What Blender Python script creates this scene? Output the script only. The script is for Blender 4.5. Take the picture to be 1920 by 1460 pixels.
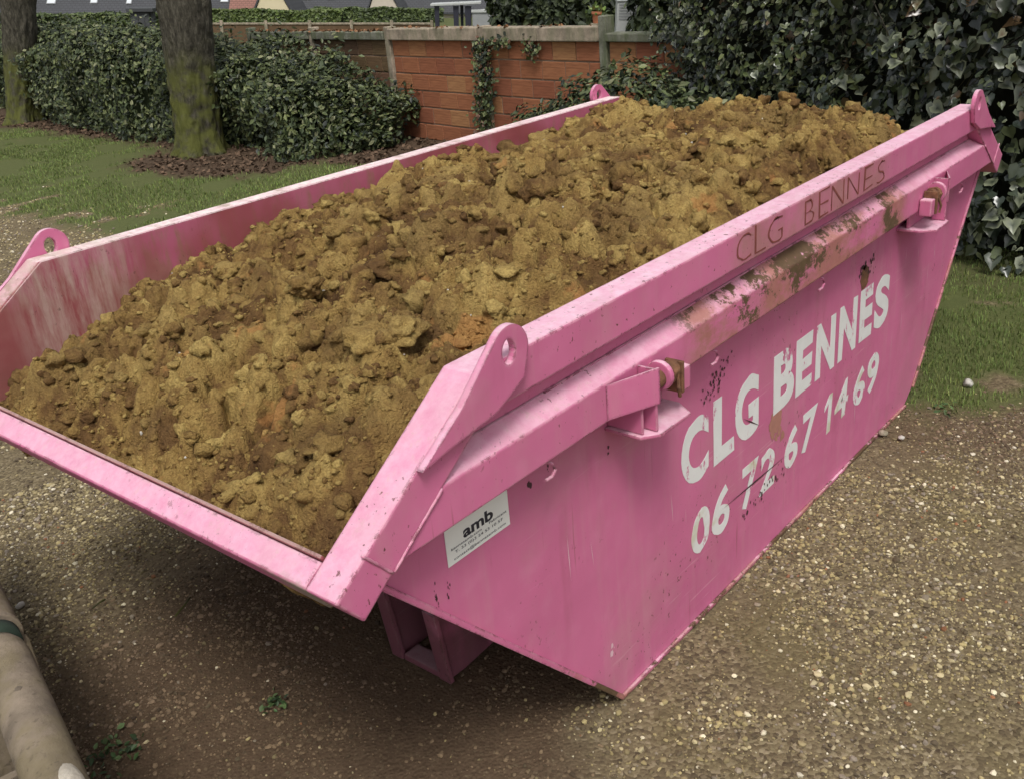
import bpy, bmesh, math, random
import numpy as np
from mathutils import Vector, Matrix, Euler
random.seed(7); RNG = np.random.default_rng(11)
scn = bpy.context.scene
for o in list(bpy.data.objects): bpy.data.objects.remove(o)

# ------------------------------------------------------------------ camera
F_PX = 1846.66
CAM = Vector((-1.19609, -1.15510, 1.85143))
CROT = Euler((math.radians(66.03546), math.radians(4.82775), math.radians(-50.40961)), 'XYZ')
cam_d = bpy.data.cameras.new('camera'); cam = bpy.data.objects.new('camera', cam_d)
scn.collection.objects.link(cam); scn.camera = cam
cam.location = CAM; cam.rotation_euler = CROT
cam_d.sensor_fit = 'HORIZONTAL'; cam_d.sensor_width = 36.0; cam_d.lens = 36.0 * F_PX / 1920.0
cam_d.clip_start = 0.05; cam_d.clip_end = 1000
CM = np.array(CROT.to_matrix()); CO = np.array(CAM)

# ------------------------------------------------------------------ sky, sun, exposure
world = bpy.data.worlds.new('World'); scn.world = world; world.use_nodes = True
SUN_EL, SUN_AZ = math.radians(60), math.radians(224)      # azimuth measured from +x towards +y
wn = world.node_tree.nodes; wl = world.node_tree.links
bg = wn['Background']
sky = wn.new('ShaderNodeTexSky'); sky.sky_type = 'NISHITA'; sky.sun_disc = False
sky.sun_elevation = SUN_EL; sky.sun_rotation = math.pi / 2 - SUN_AZ
sky.dust_density = 3.0; sky.air_density = 1.0
hs = wn.new('ShaderNodeHueSaturation'); hs.inputs['Saturation'].default_value = 0.22
wl.new(sky.outputs[0], hs.inputs['Color']); wl.new(hs.outputs[0], bg.inputs['Color'])
bg.inputs['Strength'].default_value = 0.10
sun_d = bpy.data.lights.new('sun', 'SUN'); sun = bpy.data.objects.new('sun', sun_d)
scn.collection.objects.link(sun)
sun_d.energy = 1.5; sun_d.angle = math.radians(17); sun_d.color = (1.0, 0.965, 0.91)
sdir = Vector((math.cos(SUN_EL) * math.cos(SUN_AZ), math.cos(SUN_EL) * math.sin(SUN_AZ), math.sin(SUN_EL)))
sun.rotation_euler = sdir.to_track_quat('Z', 'Y').to_euler(); sun.location = (0, 0, 12)
scn.view_settings.view_transform = 'Standard'; scn.view_settings.look = 'None'
scn.view_settings.exposure = 0.64; scn.view_settings.gamma = 1.0; scn.view_settings.use_curve_mapping = False
scn.render.engine = 'CYCLES'
scn.cycles.use_adaptive_sampling = True; scn.cycles.adaptive_threshold = 0.025
scn.cycles.max_bounces = 4; scn.cycles.diffuse_bounces = 2; scn.cycles.transparent_max_bounces = 4

# ------------------------------------------------------------------ helpers
def ray(px, py):
    return CM @ np.array([(px - 960) / F_PX, -(py - 730) / F_PX, -1.0])
def atd(px, py, t):
    return CO + t * ray(px, py)
def ground_at(px, py, z=0.0):
    d = ray(px, py); return CO + (z - CO[2]) / d[2] * d
def smooth(a, b, x):
    t = np.clip((x - a) / (b - a), 0, 1); return t * t * (3 - 2 * t)
def hash2(ix, iy, s=0):
    h = (ix.astype(np.int64) * 374761393 + iy.astype(np.int64) * 668265263 + s * 1442695041) & 0xffffffff
    h = ((h ^ (h >> 13)) * 1274126177) & 0xffffffff
    h = ((h ^ (h >> 16)) * 2246822519) & 0xffffffff
    return ((h ^ (h >> 15)) & 0xffffff) / float(0xffffff)
def vnoise(x, y, s=0):
    ix, iy = np.floor(x), np.floor(y); fx, fy = x - ix, y - iy
    fx = fx * fx * (3 - 2 * fx); fy = fy * fy * (3 - 2 * fy)
    a = hash2(ix, iy, s); b = hash2(ix + 1, iy, s); c = hash2(ix, iy + 1, s); d = hash2(ix + 1, iy + 1, s)
    return (a * (1 - fx) + b * fx) * (1 - fy) + (c * (1 - fx) + d * fx) * fy
def fbm(x, y, o=4, s=0):
    v = 0; a = 0.5; n = 0
    for k in range(o):
        v = v + a * vnoise(x * 2 ** k + 17.3 * k, y * 2 ** k - 9.1 * k, s + k); n += a; a *= 0.5
    return v / n
def worley(x, y, s=0):
    ix, iy = np.floor(x), np.floor(y); best = np.full(x.shape, 9.0); idr = np.zeros(x.shape)
    for dx in (-1, 0, 1):
        for dy in (-1, 0, 1):
            cx, cy = ix + dx, iy + dy
            px = cx + hash2(cx, cy, s); py = cy + hash2(cx, cy, s + 1)
            d = np.hypot(x - px, y - py); m = d < best
            best = np.where(m, d, best); idr = np.where(m, hash2(cx, cy, s + 2), idr)
    return best, idr

def link(o, parent=None):
    scn.collection.objects.link(o)
    if parent is not None: o.parent = parent
    return o
def tag(o, label=None, cat=None, group=None, kind=None):
    if label: o['label'] = label
    if cat: o['category'] = cat
    if group: o['group'] = group
    if kind: o['kind'] = kind
    return o
def empty(name, loc=(0, 0, 0), mat=None):
    o = bpy.data.objects.new(name, None); o.empty_display_size = 0.2
    if mat is not None: o.matrix_world = mat
    else: o.location = loc
    scn.collection.objects.link(o)
    return o
def np_mesh(name, V, F, mat=None, smooth_sh=False, attrs=None):
    """V (n,3), F (m,k) all faces with k corners"""
    me = bpy.data.meshes.new(name); V = np.asarray(V, np.float32); F = np.asarray(F, np.int32)
    m, k = F.shape
    me.vertices.add(len(V)); me.vertices.foreach_set('co', V.ravel())
    me.loops.add(m * k); me.loops.foreach_set('vertex_index', F.ravel())
    me.polygons.add(m); me.polygons.foreach_set('loop_start', np.arange(0, m * k, k, dtype=np.int32))
    me.polygons.foreach_set('use_smooth', np.full(m, bool(smooth_sh)))
    for an, av in (attrs or {}).items():
        av = np.asarray(av, np.float32)
        if av.ndim == 1:
            a = me.attributes.new(an, 'FLOAT', 'POINT'); a.data.foreach_set('value', av)
        else:
            a = me.attributes.new(an, 'FLOAT_COLOR', 'POINT')
            a.data.foreach_set('color', np.hstack([av, np.ones((len(av), 1), np.float32)]).ravel())
    me.update(calc_edges=True); me.validate()
    if mat: me.materials.append(mat)
    return me
def world_child(o, parent):
    """parent while keeping the child's own coordinates as world coordinates"""
    if parent is not None:
        o.parent = parent; bpy.context.view_layer.update() if False else None
        o.matrix_parent_inverse = Matrix.Translation(-parent.location)
    return o
class MB:
    def __init__(s): s.bm = bmesh.new()
    def poly_prism(s, pts, y0, y1, axis='y'):
        """pts (a,b) polygon extruded along axis"""
        def P(a, b, c):
            return {'y': (a, c, b), 'x': (c, a, b), 'z': (a, b, c)}[axis]
        A = [s.bm.verts.new(P(a, b, y0)) for a, b in pts]; B = [s.bm.verts.new(P(a, b, y1)) for a, b in pts]
        n = len(pts); s.bm.faces.new(A); s.bm.faces.new(B[::-1])
        for i in range(n): s.bm.faces.new((A[i], B[i], B[(i + 1) % n], A[(i + 1) % n]))
        return s
    def box(s, x0, x1, y0, y1, z0, z1):
        return s.poly_prism([(x0, z0), (x1, z0), (x1, z1), (x0, z1)], y0, y1)
    def hexa(s, P):
        """8 corner points: bottom 4 then top 4"""
        v = [s.bm.verts.new(tuple(p)) for p in P]
        for f in ((0, 1, 2, 3), (7, 6, 5, 4), (0, 4, 5, 1), (1, 5, 6, 2), (2, 6, 7, 3), (3, 7, 4, 0)):
            s.bm.faces.new([v[i] for i in f])
        return s
    def tube(s, pts, r, n=10, cap=True):
        pts = [Vector(p) for p in pts]; rings = []
        rr = r if isinstance(r, (list, tuple)) else [r] * len(pts)
        up = Vector((0.13, 0.21, 0.97))
        for i, p in enumerate(pts):
            d = (pts[min(i + 1, len(pts) - 1)] - pts[max(i - 1, 0)]).normalized()
            a = d.cross(up)
            if a.length < 1e-3: a = d.cross(Vector((1, 0, 0)))
            a.normalize(); b = d.cross(a)
            rings.append([s.bm.verts.new(p + (a * math.cos(2 * math.pi * k / n) + b * math.sin(2 * math.pi * k / n)) * rr[i]) for k in range(n)])
        for i in range(len(pts) - 1):
            for k in range(n): s.bm.faces.new((rings[i][k], rings[i][(k + 1) % n], rings[i + 1][(k + 1) % n], rings[i + 1][k]))
        if cap: s.bm.faces.new(rings[0][::-1]); s.bm.faces.new(rings[-1])
        return s
    def holed_plate(s, outer, hole, y0, y1):
        lo = []
        for y in (y0, y1):
            A = [s.bm.verts.new((a, y, b)) for a, b in outer]; B = [s.bm.verts.new((a, y, b)) for a, b in hole]
            e = [s.bm.edges.new((A[i], A[(i + 1) % len(A)])) for i in range(len(A))] + [s.bm.edges.new((B[i], B[(i + 1) % len(B)])) for i in range(len(B))]
            bmesh.ops.triangle_fill(s.bm, use_beauty=True, use_dissolve=False, edges=e); lo.append((A, B))
        for w in (0, 1):
            A, B = lo[0][w], lo[1][w]
            for i in range(len(A)): s.bm.faces.new((A[i], A[(i + 1) % len(A)], B[(i + 1) % len(A)], B[i]))
        return s
    def build(s, name, mat, parent=None, bevel=0.0, smooth_sh=False, world=True, seg=2):
        bmesh.ops.recalc_face_normals(s.bm, faces=s.bm.faces)
        if bevel > 0:
            bmesh.ops.bevel(s.bm, geom=list(s.bm.edges), offset=bevel, segments=seg, profile=0.5, affect='EDGES', clamp_overlap=True)
        me = bpy.data.meshes.new(name); s.bm.to_mesh(me); s.bm.free()
        if mat: me.materials.append(mat)
        if smooth_sh:
            for p in me.polygons: p.use_smooth = True
        o = bpy.data.objects.new(name, me); scn.collection.objects.link(o)
        if parent is not None:
            if world: world_child(o, parent)
            else: o.parent = parent
        return o

# ------------------------------------------------------------------ material helpers
class NT:
    def __init__(s, name):
        s.m = bpy.data.materials.new(name); s.m.use_nodes = True
        s.n = s.m.node_tree.nodes; s.l = s.m.node_tree.links; s.b = s.n['Principled BSDF']
        s.tc = s.n.new('ShaderNodeTexCoord'); s.co = s.tc.outputs['Object']
    def new(s, t, **k):
        x = s.n.new(t)
        for a, v in k.items(): setattr(x, a, v)
        return x
    def set(s, sock, v):
        if hasattr(v, 'is_linked') or hasattr(v, 'links'): s.l.new(v, sock)
        else:
            if isinstance(v, (tuple, list)) and len(v) == 3 and sock.type == 'RGBA': v = (*v, 1)
            sock.default_value = v
    def mapped(s, scale=(1, 1, 1), co=None):
        m = s.new('ShaderNodeMapping'); s.l.new(co or s.co, m.inputs['Vector']); m.inputs['Scale'].default_value = scale
        return m.outputs[0]
    def noise(s, scale, detail=4, rough=0.55, co=None, dist=0.0):
        x = s.new('ShaderNodeTexNoise'); s.l.new(co or s.co, x.inputs['Vector'])
        x.inputs['Scale'].default_value = scale; x.inputs['Detail'].default_value = detail
        x.inputs['Roughness'].default_value = rough; x.inputs['Distortion'].default_value = dist
        return x.outputs['Fac']
    def voro(s, scale, co=None, feature='F1', out='Distance'):
        x = s.new('ShaderNodeTexVoronoi', feature=feature); s.l.new(co or s.co, x.inputs['Vector']); x.inputs['Scale'].default_value = scale
        return x.outputs[out]
    def math(s, op, a, b=0.5, c=None, clamp=False):
        x = s.new('ShaderNodeMath', operation=op); x.use_clamp = clamp
        s.set(x.inputs[0], a); s.set(x.inputs[1], b)
        if c is not None: s.set(x.inputs[2], c)
        return x.outputs[0]
    def step(s, v, lo, hi):
        x = s.new('ShaderNodeMapRange', interpolation_type='SMOOTHSTEP'); s.set(x.inputs['Value'], v)
        x.inputs['From Min'].default_value = lo; x.inputs['From Max'].default_value = hi
        return x.outputs[0]
    def lin(s, v, lo, hi, a, b):
        x = s.new('ShaderNodeMapRange'); s.set(x.inputs['Value'], v)
        for n_, q in zip(('From Min', 'From Max', 'To Min', 'To Max'), (lo, hi, a, b)): x.inputs[n_].default_value = q
        return x.outputs[0]
    def mix(s, f, a, b, mode='MIX'):
        x = s.new('ShaderNodeMix', data_type='RGBA', blend_type=mode)
        s.set(x.inputs['Factor'], f); s.set(x.inputs['A'], a) if False else None
        s.set(x.inputs[6], a); s.set(x.inputs[7], b)
        return x.outputs[2]
    def ramp(s, v, stops):
        x = s.new('ShaderNodeValToRGB'); s.set(x.inputs[0], v); e = x.color_ramp.elements
        while len(e) < len(stops): e.new(0.5)
        for i, (p, c) in enumerate(stops): e[i].position = p; e[i].color = (*c, 1)
        return x.outputs[0]
    def attr(s, name, out='Color'):
        x = s.new('ShaderNodeAttribute', attribute_name=name); return x.outputs[out]
    def xyz(s, co=None):
        x = s.new('ShaderNodeSeparateXYZ'); s.l.new(co or s.co, x.inputs[0]); return x.outputs
    def rnd(s):
        return s.new('ShaderNodeObjectInfo').outputs['Random']
    def bump(s, h, strength=0.4, dist=0.01, normal=None):
        x = s.new('ShaderNodeBump'); s.set(x.inputs['Height'], h); x.inputs['Strength'].default_value = strength
        x.inputs['Distance'].default_value = dist
        if normal is not None: s.l.new(normal, x.inputs['Normal'])
        return x.outputs[0]
    def out(s, col=None, rough=0.7, normal=None, spec=None, metal=None):
        if col is not None: s.set(s.b.inputs['Base Color'], col)
        s.set(s.b.inputs['Roughness'], rough)
        if normal is not None: s.l.new(normal, s.b.inputs['Normal'])
        if spec is not None: s.b.inputs['Specular IOR Level'].default_value = spec
        if metal is not None: s.set(s.b.inputs['Metallic'], metal)
        return s.m

PINK = (0.585, 0.154, 0.292)
PINK2 = (0.535, 0.134, 0.262)
def paint(name, chips=0.5, wear_x=None, dust=0.0, mud=None, scuff_sheen=0.85, grime=None, scrape=None, cap=(0.80, 0.56, 0.655)):
    t = NT(name)
    X = t.xyz()
    big = t.noise(1.6, 3); fine = t.noise(14, 4)
    streak = t.noise(9, 4, co=t.mapped((2.2, 2.2, 0.16)))
    col = t.mix(t.step(big, 0.3, 0.7), PINK, PINK2)
    col = t.mix(t.math('MULTIPLY', t.step(streak, 0.50, 0.72), 0.38), col, (0.56, 0.22, 0.30))
    col = t.mix(t.math('MULTIPLY', t.step(t.noise(7, 5, co=t.mapped((1.6, 1.6, 0.3))), 0.55, 0.8), 0.35), col, (0.33, 0.08, 0.13))
    col = t.mix(t.math('MULTIPLY', t.step(fine, 0.5, 0.75), 0.16), col, (0.66, 0.30, 0.40))
    # upward faces: scraped chalky paint with sky sheen painted in, and dried dirt
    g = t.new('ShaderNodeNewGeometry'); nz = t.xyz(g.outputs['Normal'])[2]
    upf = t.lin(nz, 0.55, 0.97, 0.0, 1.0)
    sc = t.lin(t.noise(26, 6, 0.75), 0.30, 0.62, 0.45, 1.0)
    col = t.mix(t.math('MULTIPLY', t.math('MULTIPLY', upf, sc), scuff_sheen), col, cap)
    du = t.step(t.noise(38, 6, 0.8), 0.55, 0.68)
    col = t.mix(t.math('MULTIPLY', t.math('MULTIPLY', upf, du), 0.55 * scuff_sheen), col, (0.46, 0.38, 0.27))
    drag = t.math('MULTIPLY', t.step(t.noise(3.0, 5, 0.7, co=t.mapped((0.9, 0.9, 34.0))), 0.60, 0.68), t.step(t.noise(1.7, 3), 0.50, 0.62))
    col = t.mix(t.math('MULTIPLY', drag, 0.45), col, (0.70, 0.42, 0.47))
    run = t.math('MULTIPLY', t.step(t.noise(4.0, 4, 0.6, co=t.mapped((14.0, 14.0, 0.5))), 0.62, 0.72), t.step(t.noise(2.1, 3, co=t.mapped((1, 1, 2))), 0.48, 0.62))
    col = t.mix(t.math('MULTIPLY', run, 0.55), col, (0.26, 0.085, 0.085))
    dusty = t.lin(t.noise(3.3, 6, 0.68), 0.48, 0.70, 0.0, 0.34)
    col = t.mix(dusty, col, (0.46, 0.24, 0.25))
    # rusty chips, clustered
    clus = t.step(t.noise(2.3, 2), 0.46, 0.66)
    chip = t.step(t.noise(75, 3, 0.6, co=t.mapped((1, 1, 0.7))), 0.665 - 0.03 * chips, 0.70 - 0.03 * chips)
    cm = t.math('MULTIPLY', chip, t.math('MULTIPLY', clus, min(1.0, chips * 1.6)), clamp=True)
    # edges scraped
    bev = t.new('ShaderNodeBevel'); bev.samples = 2; bev.inputs['Radius'].default_value = 0.008
    dt = t.new('ShaderNodeVectorMath', operation='DOT_PRODUCT'); t.l.new(bev.outputs[0], dt.inputs[0]); t.l.new(g.outputs['Normal'], dt.inputs[1])
    edge = t.step(dt.outputs['Value'], 0.997, 0.955)
    edm = t.math('MULTIPLY', edge, t.step(t.noise(30, 4), 0.40, 0.60))
    col = t.mix(t.math('MULTIPLY', edm, 0.75), col, (0.70, 0.40, 0.46))
    edr = t.math('MULTIPLY', edge, t.step(t.noise(17, 7, 0.75), 0.53, 0.575))
    cm = t.math('MAXIMUM', cm, t.math('MULTIPLY', edr, 0.9))
    if wear_x:
        x0, x1 = wear_x
        band = t.math('MULTIPLY', t.step(X[0], x0, x0 + 0.12), t.step(X[0], x1, x1 - 0.12))
        prim = t.math('MULTIPLY', band, t.lin(t.noise(3.4, 7, 0.78, co=t.mapped((1, 1, 1.8))), 0.42, 0.56, 0.0, 1.0))
        col = t.mix(t.math('MULTIPLY', prim, 0.85), col, t.mix(t.noise(22, 5, 0.7), (0.28, 0.095, 0.070), (0.42, 0.215, 0.150)))
        bare = t.math('MULTIPLY', band, t.step(t.noise(3.3, 8, 0.80, co=t.mapped((1.2, 1, 1.5))), 0.495, 0.53))
        col = t.mix(bare, col, t.mix(t.noise(40, 3), (0.065, 0.042, 0.022), (0.16, 0.10, 0.055)))
    if scrape:
        sb = t.math('MULTIPLY', t.step(X[1], scrape[1], scrape[0]), t.step(t.math('ADD', X[2], t.math('MULTIPLY', t.noise(24, 5, 0.7), 0.03)), scrape[2] + 0.022, scrape[2] + 0.006))
        sb = t.math('MULTIPLY', sb, t.step(X[0], 0.5, 0.2))
        col = t.mix(sb, col, t.mix(t.noise(35, 5, 0.7), (0.16, 0.11, 0.085), (0.52, 0.44, 0.36)))
    if grime:
        gb = t.math('MULTIPLY', t.step(X[0], grime[0], grime[0] + 0.2), t.step(X[0], grime[1], grime[1] - 0.2))
        gb = t.math('MULTIPLY', gb, t.lin(t.noise(5, 6, 0.7), 0.38, 0.62, 0.1, 0.75))
        col = t.mix(t.math('MULTIPLY', gb, t.math('SUBTRACT', 1.0, upf)), col, t.mix(t.noise(30, 4), (0.30, 0.13, 0.10), (0.40, 0.22, 0.20)))
    if mud:
        (mx0, mx1, mz0, mz1, amt) = mud
        mm = t.math('MULTIPLY', t.step(X[0], mx0, mx0 + 0.25), t.step(X[0], mx1, mx1 - 0.3))
        mm = t.math('MULTIPLY', mm, t.step(t.math('ADD', t.noise(6, 5, 0.7, co=t.mapped((2.5, 1, 0.6))), t.lin(X[2], mz0, mz1, 0.28, -0.16)), 0.42, 0.62))
        col = t.mix(t.math('MULTIPLY', mm, amt), col, t.mix(t.noise(45, 4), (0.20, 0.135, 0.075), (0.42, 0.29, 0.22)))
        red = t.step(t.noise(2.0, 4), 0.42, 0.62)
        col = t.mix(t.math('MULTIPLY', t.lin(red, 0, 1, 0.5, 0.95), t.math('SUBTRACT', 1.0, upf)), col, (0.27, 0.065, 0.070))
        sm = t.math('MULTIPLY', t.step(X[0], -0.16, -0.02), t.step(X[0], 0.34, 0.16))
        st2 = t.lin(t.noise(13, 6, 0.72, co=t.mapped((2.6, 1.0, 0.35))), 0.38, 0.60, 0.0, 1.0)
        col = t.mix(t.math('MULTIPLY', t.math('MULTIPLY', sm, st2), 0.6), col, t.mix(t.noise(50, 4), (0.40, 0.30, 0.24), (0.60, 0.47, 0.42)))
    col = t.mix(cm, col, t.mix(t.noise(60, 2), (0.045, 0.018, 0.016), (0.16, 0.06, 0.04)))
    if dust:
        col = t.mix(t.math('MULTIPLY', t.step(t.noise(5, 5), 0.22, 0.5), dust), col, (0.110, 0.058, 0.052))  # brown dirt tone that also paints in the shade under the skip
    nrm = t.bump(t.math('ADD', t.math('MULTIPLY', t.noise(2.6, 3), 5.0), t.math('ADD', t.math('MULTIPLY', cm, -0.12), t.math('MULTIPLY', fine, 0.10))), 0.35, 0.006, bev.outputs[0])
    return t.out(col, t.lin(fine, 0.3, 0.7, 0.42, 0.62), nrm, spec=0.38)
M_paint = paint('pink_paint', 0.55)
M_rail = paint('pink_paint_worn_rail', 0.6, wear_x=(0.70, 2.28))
M_inner = paint('pink_paint_muddy_inside', 0.6, mud=(-0.5, 3.4, 0.9, 1.2, 0.9), scuff_sheen=1.0, cap=(0.86, 0.76, 0.72))
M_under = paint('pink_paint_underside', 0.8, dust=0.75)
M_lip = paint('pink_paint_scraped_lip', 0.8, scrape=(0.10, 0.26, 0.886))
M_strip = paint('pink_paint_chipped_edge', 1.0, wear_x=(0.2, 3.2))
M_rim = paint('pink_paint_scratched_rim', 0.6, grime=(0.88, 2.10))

def rusty(name):
    t = NT(name)
    c = t.ramp(t.noise(38, 5, 0.7), [(0.25, (0.06, 0.028, 0.016)), (0.55, (0.17, 0.075, 0.035)), (0.8, (0.30, 0.15, 0.075))])
    return t.out(c, 0.85, t.bump(t.noise(90, 4), 0.5, 0.003))
M_rust = rusty('rusty_steel')
def letter_paint():
    t = NT('white_letter_paint')
    w = t.mix(t.noise(25, 4), (0.80, 0.79, 0.78), (0.66, 0.66, 0.64))
    worn = t.step(t.noise(17, 6, 0.72, co=t.mapped((1.0, 1, 0.5))), 0.585, 0.64)
    c = t.mix(worn, w, PINK2)
    yel = t.math('MULTIPLY', t.step(t.noise(6, 4), 0.5, 0.62), t.step(t.xyz()[2], 0.42, 0.36))
    c = t.mix(t.math('MULTIPLY', yel, 0.6), c, (0.50, 0.47, 0.27))
    return t.out(c, 0.5)
M_white = letter_paint()
def flat(name, col, rough=0.6, var=0.15, scale=20, spec=None):
    t = NT(name)
    c = t.mix(t.noise(scale, 4), tuple(x * (1 - var) for x in col), tuple(min(1, x * (1 + var)) for x in col))
    return t.out(c, rough, spec=spec)
M_sticker = flat('sticker_vinyl', (0.80, 0.80, 0.76), 0.35, 0.06)
M_ink = flat('navy_ink', (0.016, 0.016, 0.03), 0.45, 0.1)
M_scratch = flat('brown_scratch', (0.20, 0.05, 0.04), 0.8, 0.5, 60)
M_gouge = flat('dark_gouge', (0.06, 0.022, 0.026), 0.8, 0.4, 60)

def soil_mat():
    t = NT('clay_soil')
    cell = t.attr('tint', 'Fac')
    n1 = t.noise(5.5, 5, 0.62); n2 = t.noise(34, 6, 0.68); n3 = t.noise(190, 4, 0.65)
    v = t.math('ADD', t.math('MULTIPLY', n1, 0.48), t.math('ADD', t.math('MULTIPLY', n2, 0.26), t.math('MULTIPLY', cell, 0.36)))
    c = t.ramp(v, [(0.38, (0.085, 0.044, 0.020)), (0.49, (0.205, 0.115, 0.045)), (0.58, (0.370, 0.240, 0.080)), (0.72, (0.560, 0.400, 0.140))])
    c = t.mix(t.math('MULTIPLY', t.step(n3, 0.42, 0.60), 0.32), c, (0.12, 0.068, 0.026))
    brn = t.lin(t.noise(3.6, 5, 0.65), 0.48, 0.62, 0.0, 0.55)
    c = t.mix(brn, c, t.mix(n2, (0.085, 0.045, 0.020), (0.215, 0.125, 0.055)))
    orange = t.step(t.noise(6.0, 4, 0.6), 0.62, 0.68)
    c = t.mix(t.math('MULTIPLY', orange, 0.6), c, (0.52, 0.255, 0.090))
    h = t.math('ADD', t.math('MULTIPLY', n2, 0.8), t.math('MULTIPLY', n3, 0.4))
    return t.out(c, 0.95, t.bump(h, 1.0, 0.03), spec=0.12)
M_soil = soil_mat()

def ground_mat():
    t = NT('yard_ground')
    zg = t.attr('grass', 'Fac'); zm = t.attr('mulch', 'Fac'); zd = t.attr('mud', 'Fac')
    n1 = t.noise(2.2, 5, 0.6); n2 = t.noise(26, 5, 0.7); n3 = t.noise(120, 3, 0.6)
    vcol = t.voro(95, out='Color'); vr = t.xyz(vcol)[0]; vd = t.voro(95)
    peb = t.ramp(vr, [(0.0, (0.080, 0.060, 0.038)), (0.4, (0.145, 0.112, 0.065)), (0.8, (0.195, 0.156, 0.090)), (1.0, (0.27, 0.22, 0.14))])
    dirt = t.mix(n2, (0.090, 0.067, 0.042), (0.200, 0.155, 0.092))
    gravel = t.mix(t.step(t.math('ADD', n1, t.math('MULTIPLY', n2, 0.25)), 0.42, 0.72), dirt, peb)
    moss = t.step(t.noise(1.5, 4, 0.65), 0.50, 0.68)
    gravel = t.mix(t.math('MULTIPLY', moss, 0.25), gravel, (0.120, 0.105, 0.032))
    mud = t.mix(n2, (0.050, 0.031, 0.019), (0.135, 0.092, 0.058))
    mud = t.mix(t.math('MULTIPLY', t.step(n3, 0.52, 0.68), 0.35), mud, peb)
    c = t.mix(zd, gravel, mud)
    grass = t.mix(n2, (0.060, 0.072, 0.026), (0.118, 0.130, 0.046))
    c = t.mix(zg, c, grass)
    mul = t.mix(t.noise(60, 4, 0.7), (0.034, 0.023, 0.015), (0.120, 0.080, 0.052))
    c = t.mix(zm, c, mul)
    h = t.math('ADD', t.math('MULTIPLY', n2, 0.7), t.math('ADD', t.math('MULTIPLY', n3, 0.4), t.math('MULTIPLY', vd, -0.5)))
    return t.out(c, 0.95, t.bump(h, 0.8, 0.010), spec=0.15)
M_ground = ground_mat()
def tinted(name, rough=0.8, spec=0.2, bump=None, trans=0.0):
    t = NT(name); c = t.attr('tint')
    if trans:
        t.b.inputs['Subsurface Weight'].default_value = 0.0
    return t.out(c, rough, t.bump(t.noise(bump, 3), 0.5, 0.003) if bump else None, spec=spec)
M_pebble = tinted('pebble_stone', 0.85, 0.25)
M_leaf = tinted('hedge_leaf', 0.5, 0.35)
M_ivy = tinted('ivy_leaf', 0.27, 0.6)
M_grass = tinted('grass_blade', 0.6, 0.25)
M_litter = tinted('leaf_litter', 0.9, 0.1)
M_dark = flat('ivy_core_shade', (0.016, 0.017, 0.011), 0.95, 0.5, 30, spec=0.05)  # near-black core colour, shade between the ivy leaves painted in
M_core = flat('leaf_core_shade', (0.020, 0.026, 0.012), 0.95, 0.5, 40, spec=0.05)  # core colour behind hedge and bush leaves, holds the shade of the gaps
def bark_mat():
    t = NT('tree_bark')
    z = t.xyz()[2]
    rid = t.noise(13, 7, 0.75, co=t.mapped((2.2, 2.2, 0.75)))
    c = t.ramp(rid, [(0.3, (0.022, 0.020, 0.016)), (0.5, (0.066, 0.060, 0.046)), (0.72, (0.150, 0.138, 0.108))])
    alg = t.math('MULTIPLY', t.step(t.math('ADD', z, t.math('MULTIPLY', t.noise(3, 4), 0.8)), 1.75, 1.05), t.step(t.noise(7, 4), 0.30, 0.60))
    c = t.mix(t.math('MULTIPLY', alg, 0.85), c, (0.120, 0.128, 0.032))
    return t.out(c, 0.95, t.bump(t.math('ADD', rid, t.math('MULTIPLY', t.noise(60, 4), 0.3)), 1.0, 0.03), spec=0.1)
M_bark = bark_mat()
def brick_mat(name, a, b, c3):
    t = NT(name)
    r = t.rnd(); z = t.xyz()
    base = t.ramp(r, [(0.0, a), (0.5, b), (1.0, c3)])
    st = t.noise(12, 4, 0.6, co=t.mapped((0.5, 1, 6)))
    base = t.mix(t.math('MULTIPLY', t.step(st, 0.4, 0.65), 0.40), base, tuple(x * 0.55 for x in a))
    base = t.mix(t.math('MULTIPLY', t.step(t.noise(3, 5, 0.7), 0.5, 0.7), 0.45), base, (0.17, 0.11, 0.075))
    wv = t.new('ShaderNodeTexWave', wave_type='BANDS', bands_direction='Z'); t.l.new(t.co, wv.inputs['Vector']); wv.inputs['Scale'].default_value = 12; wv.inputs['Distortion'].default_value = 1.0
    return t.out(base, 0.92, t.bump(t.math('ADD', t.math('MULTIPLY', wv.outputs['Fac'], 0.3), st), 0.4, 0.005), spec=0.15)
M_terra = brick_mat('terracotta_block', (0.245, 0.088, 0.050), (0.32, 0.128, 0.064), (0.36, 0.185, 0.085))
M_brown = brick_mat('brown_block', (0.115, 0.070, 0.045), (0.150, 0.105, 0.050), (0.165, 0.090, 0.058))
def concrete(name, base=(0.27, 0.24, 0.20), moss=0.5, mosscol=(0.095, 0.115, 0.055)):
    t = NT(name)
    n = t.noise(10, 6, 0.65)
    c = t.mix(t.step(n, 0.3, 0.7), tuple(x * 0.62 for x in base), tuple(x * 1.15 for x in base))
    st = t.noise(6, 5, 0.6, co=t.mapped((1.6, 1.6, 0.4)))
    c = t.mix(t.math('MULTIPLY', t.step(st, 0.42, 0.62), moss), c, mosscol)
    c = t.mix(t.math('MULTIPLY', t.step(t.noise(60, 3), 0.58, 0.7), 0.5), c, tuple(x * 0.35 for x in base))
    return t.out(c, 0.92, t.bump(t.noise(55, 5, 0.7), 0.6, 0.006), spec=0.2)
M_conc = concrete('weathered_concrete', (0.36, 0.295, 0.225), 0.4)
M_moss = concrete('mossy_concrete', (0.20, 0.20, 0.155), 0.8)
M_mortar = flat('mortar', (0.215, 0.150, 0.105), 0.95, 0.35, 14)
M_fence = concrete('fence_concrete', (0.215, 0.172, 0.128), 0.45, (0.165, 0.135, 0.065))
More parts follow.
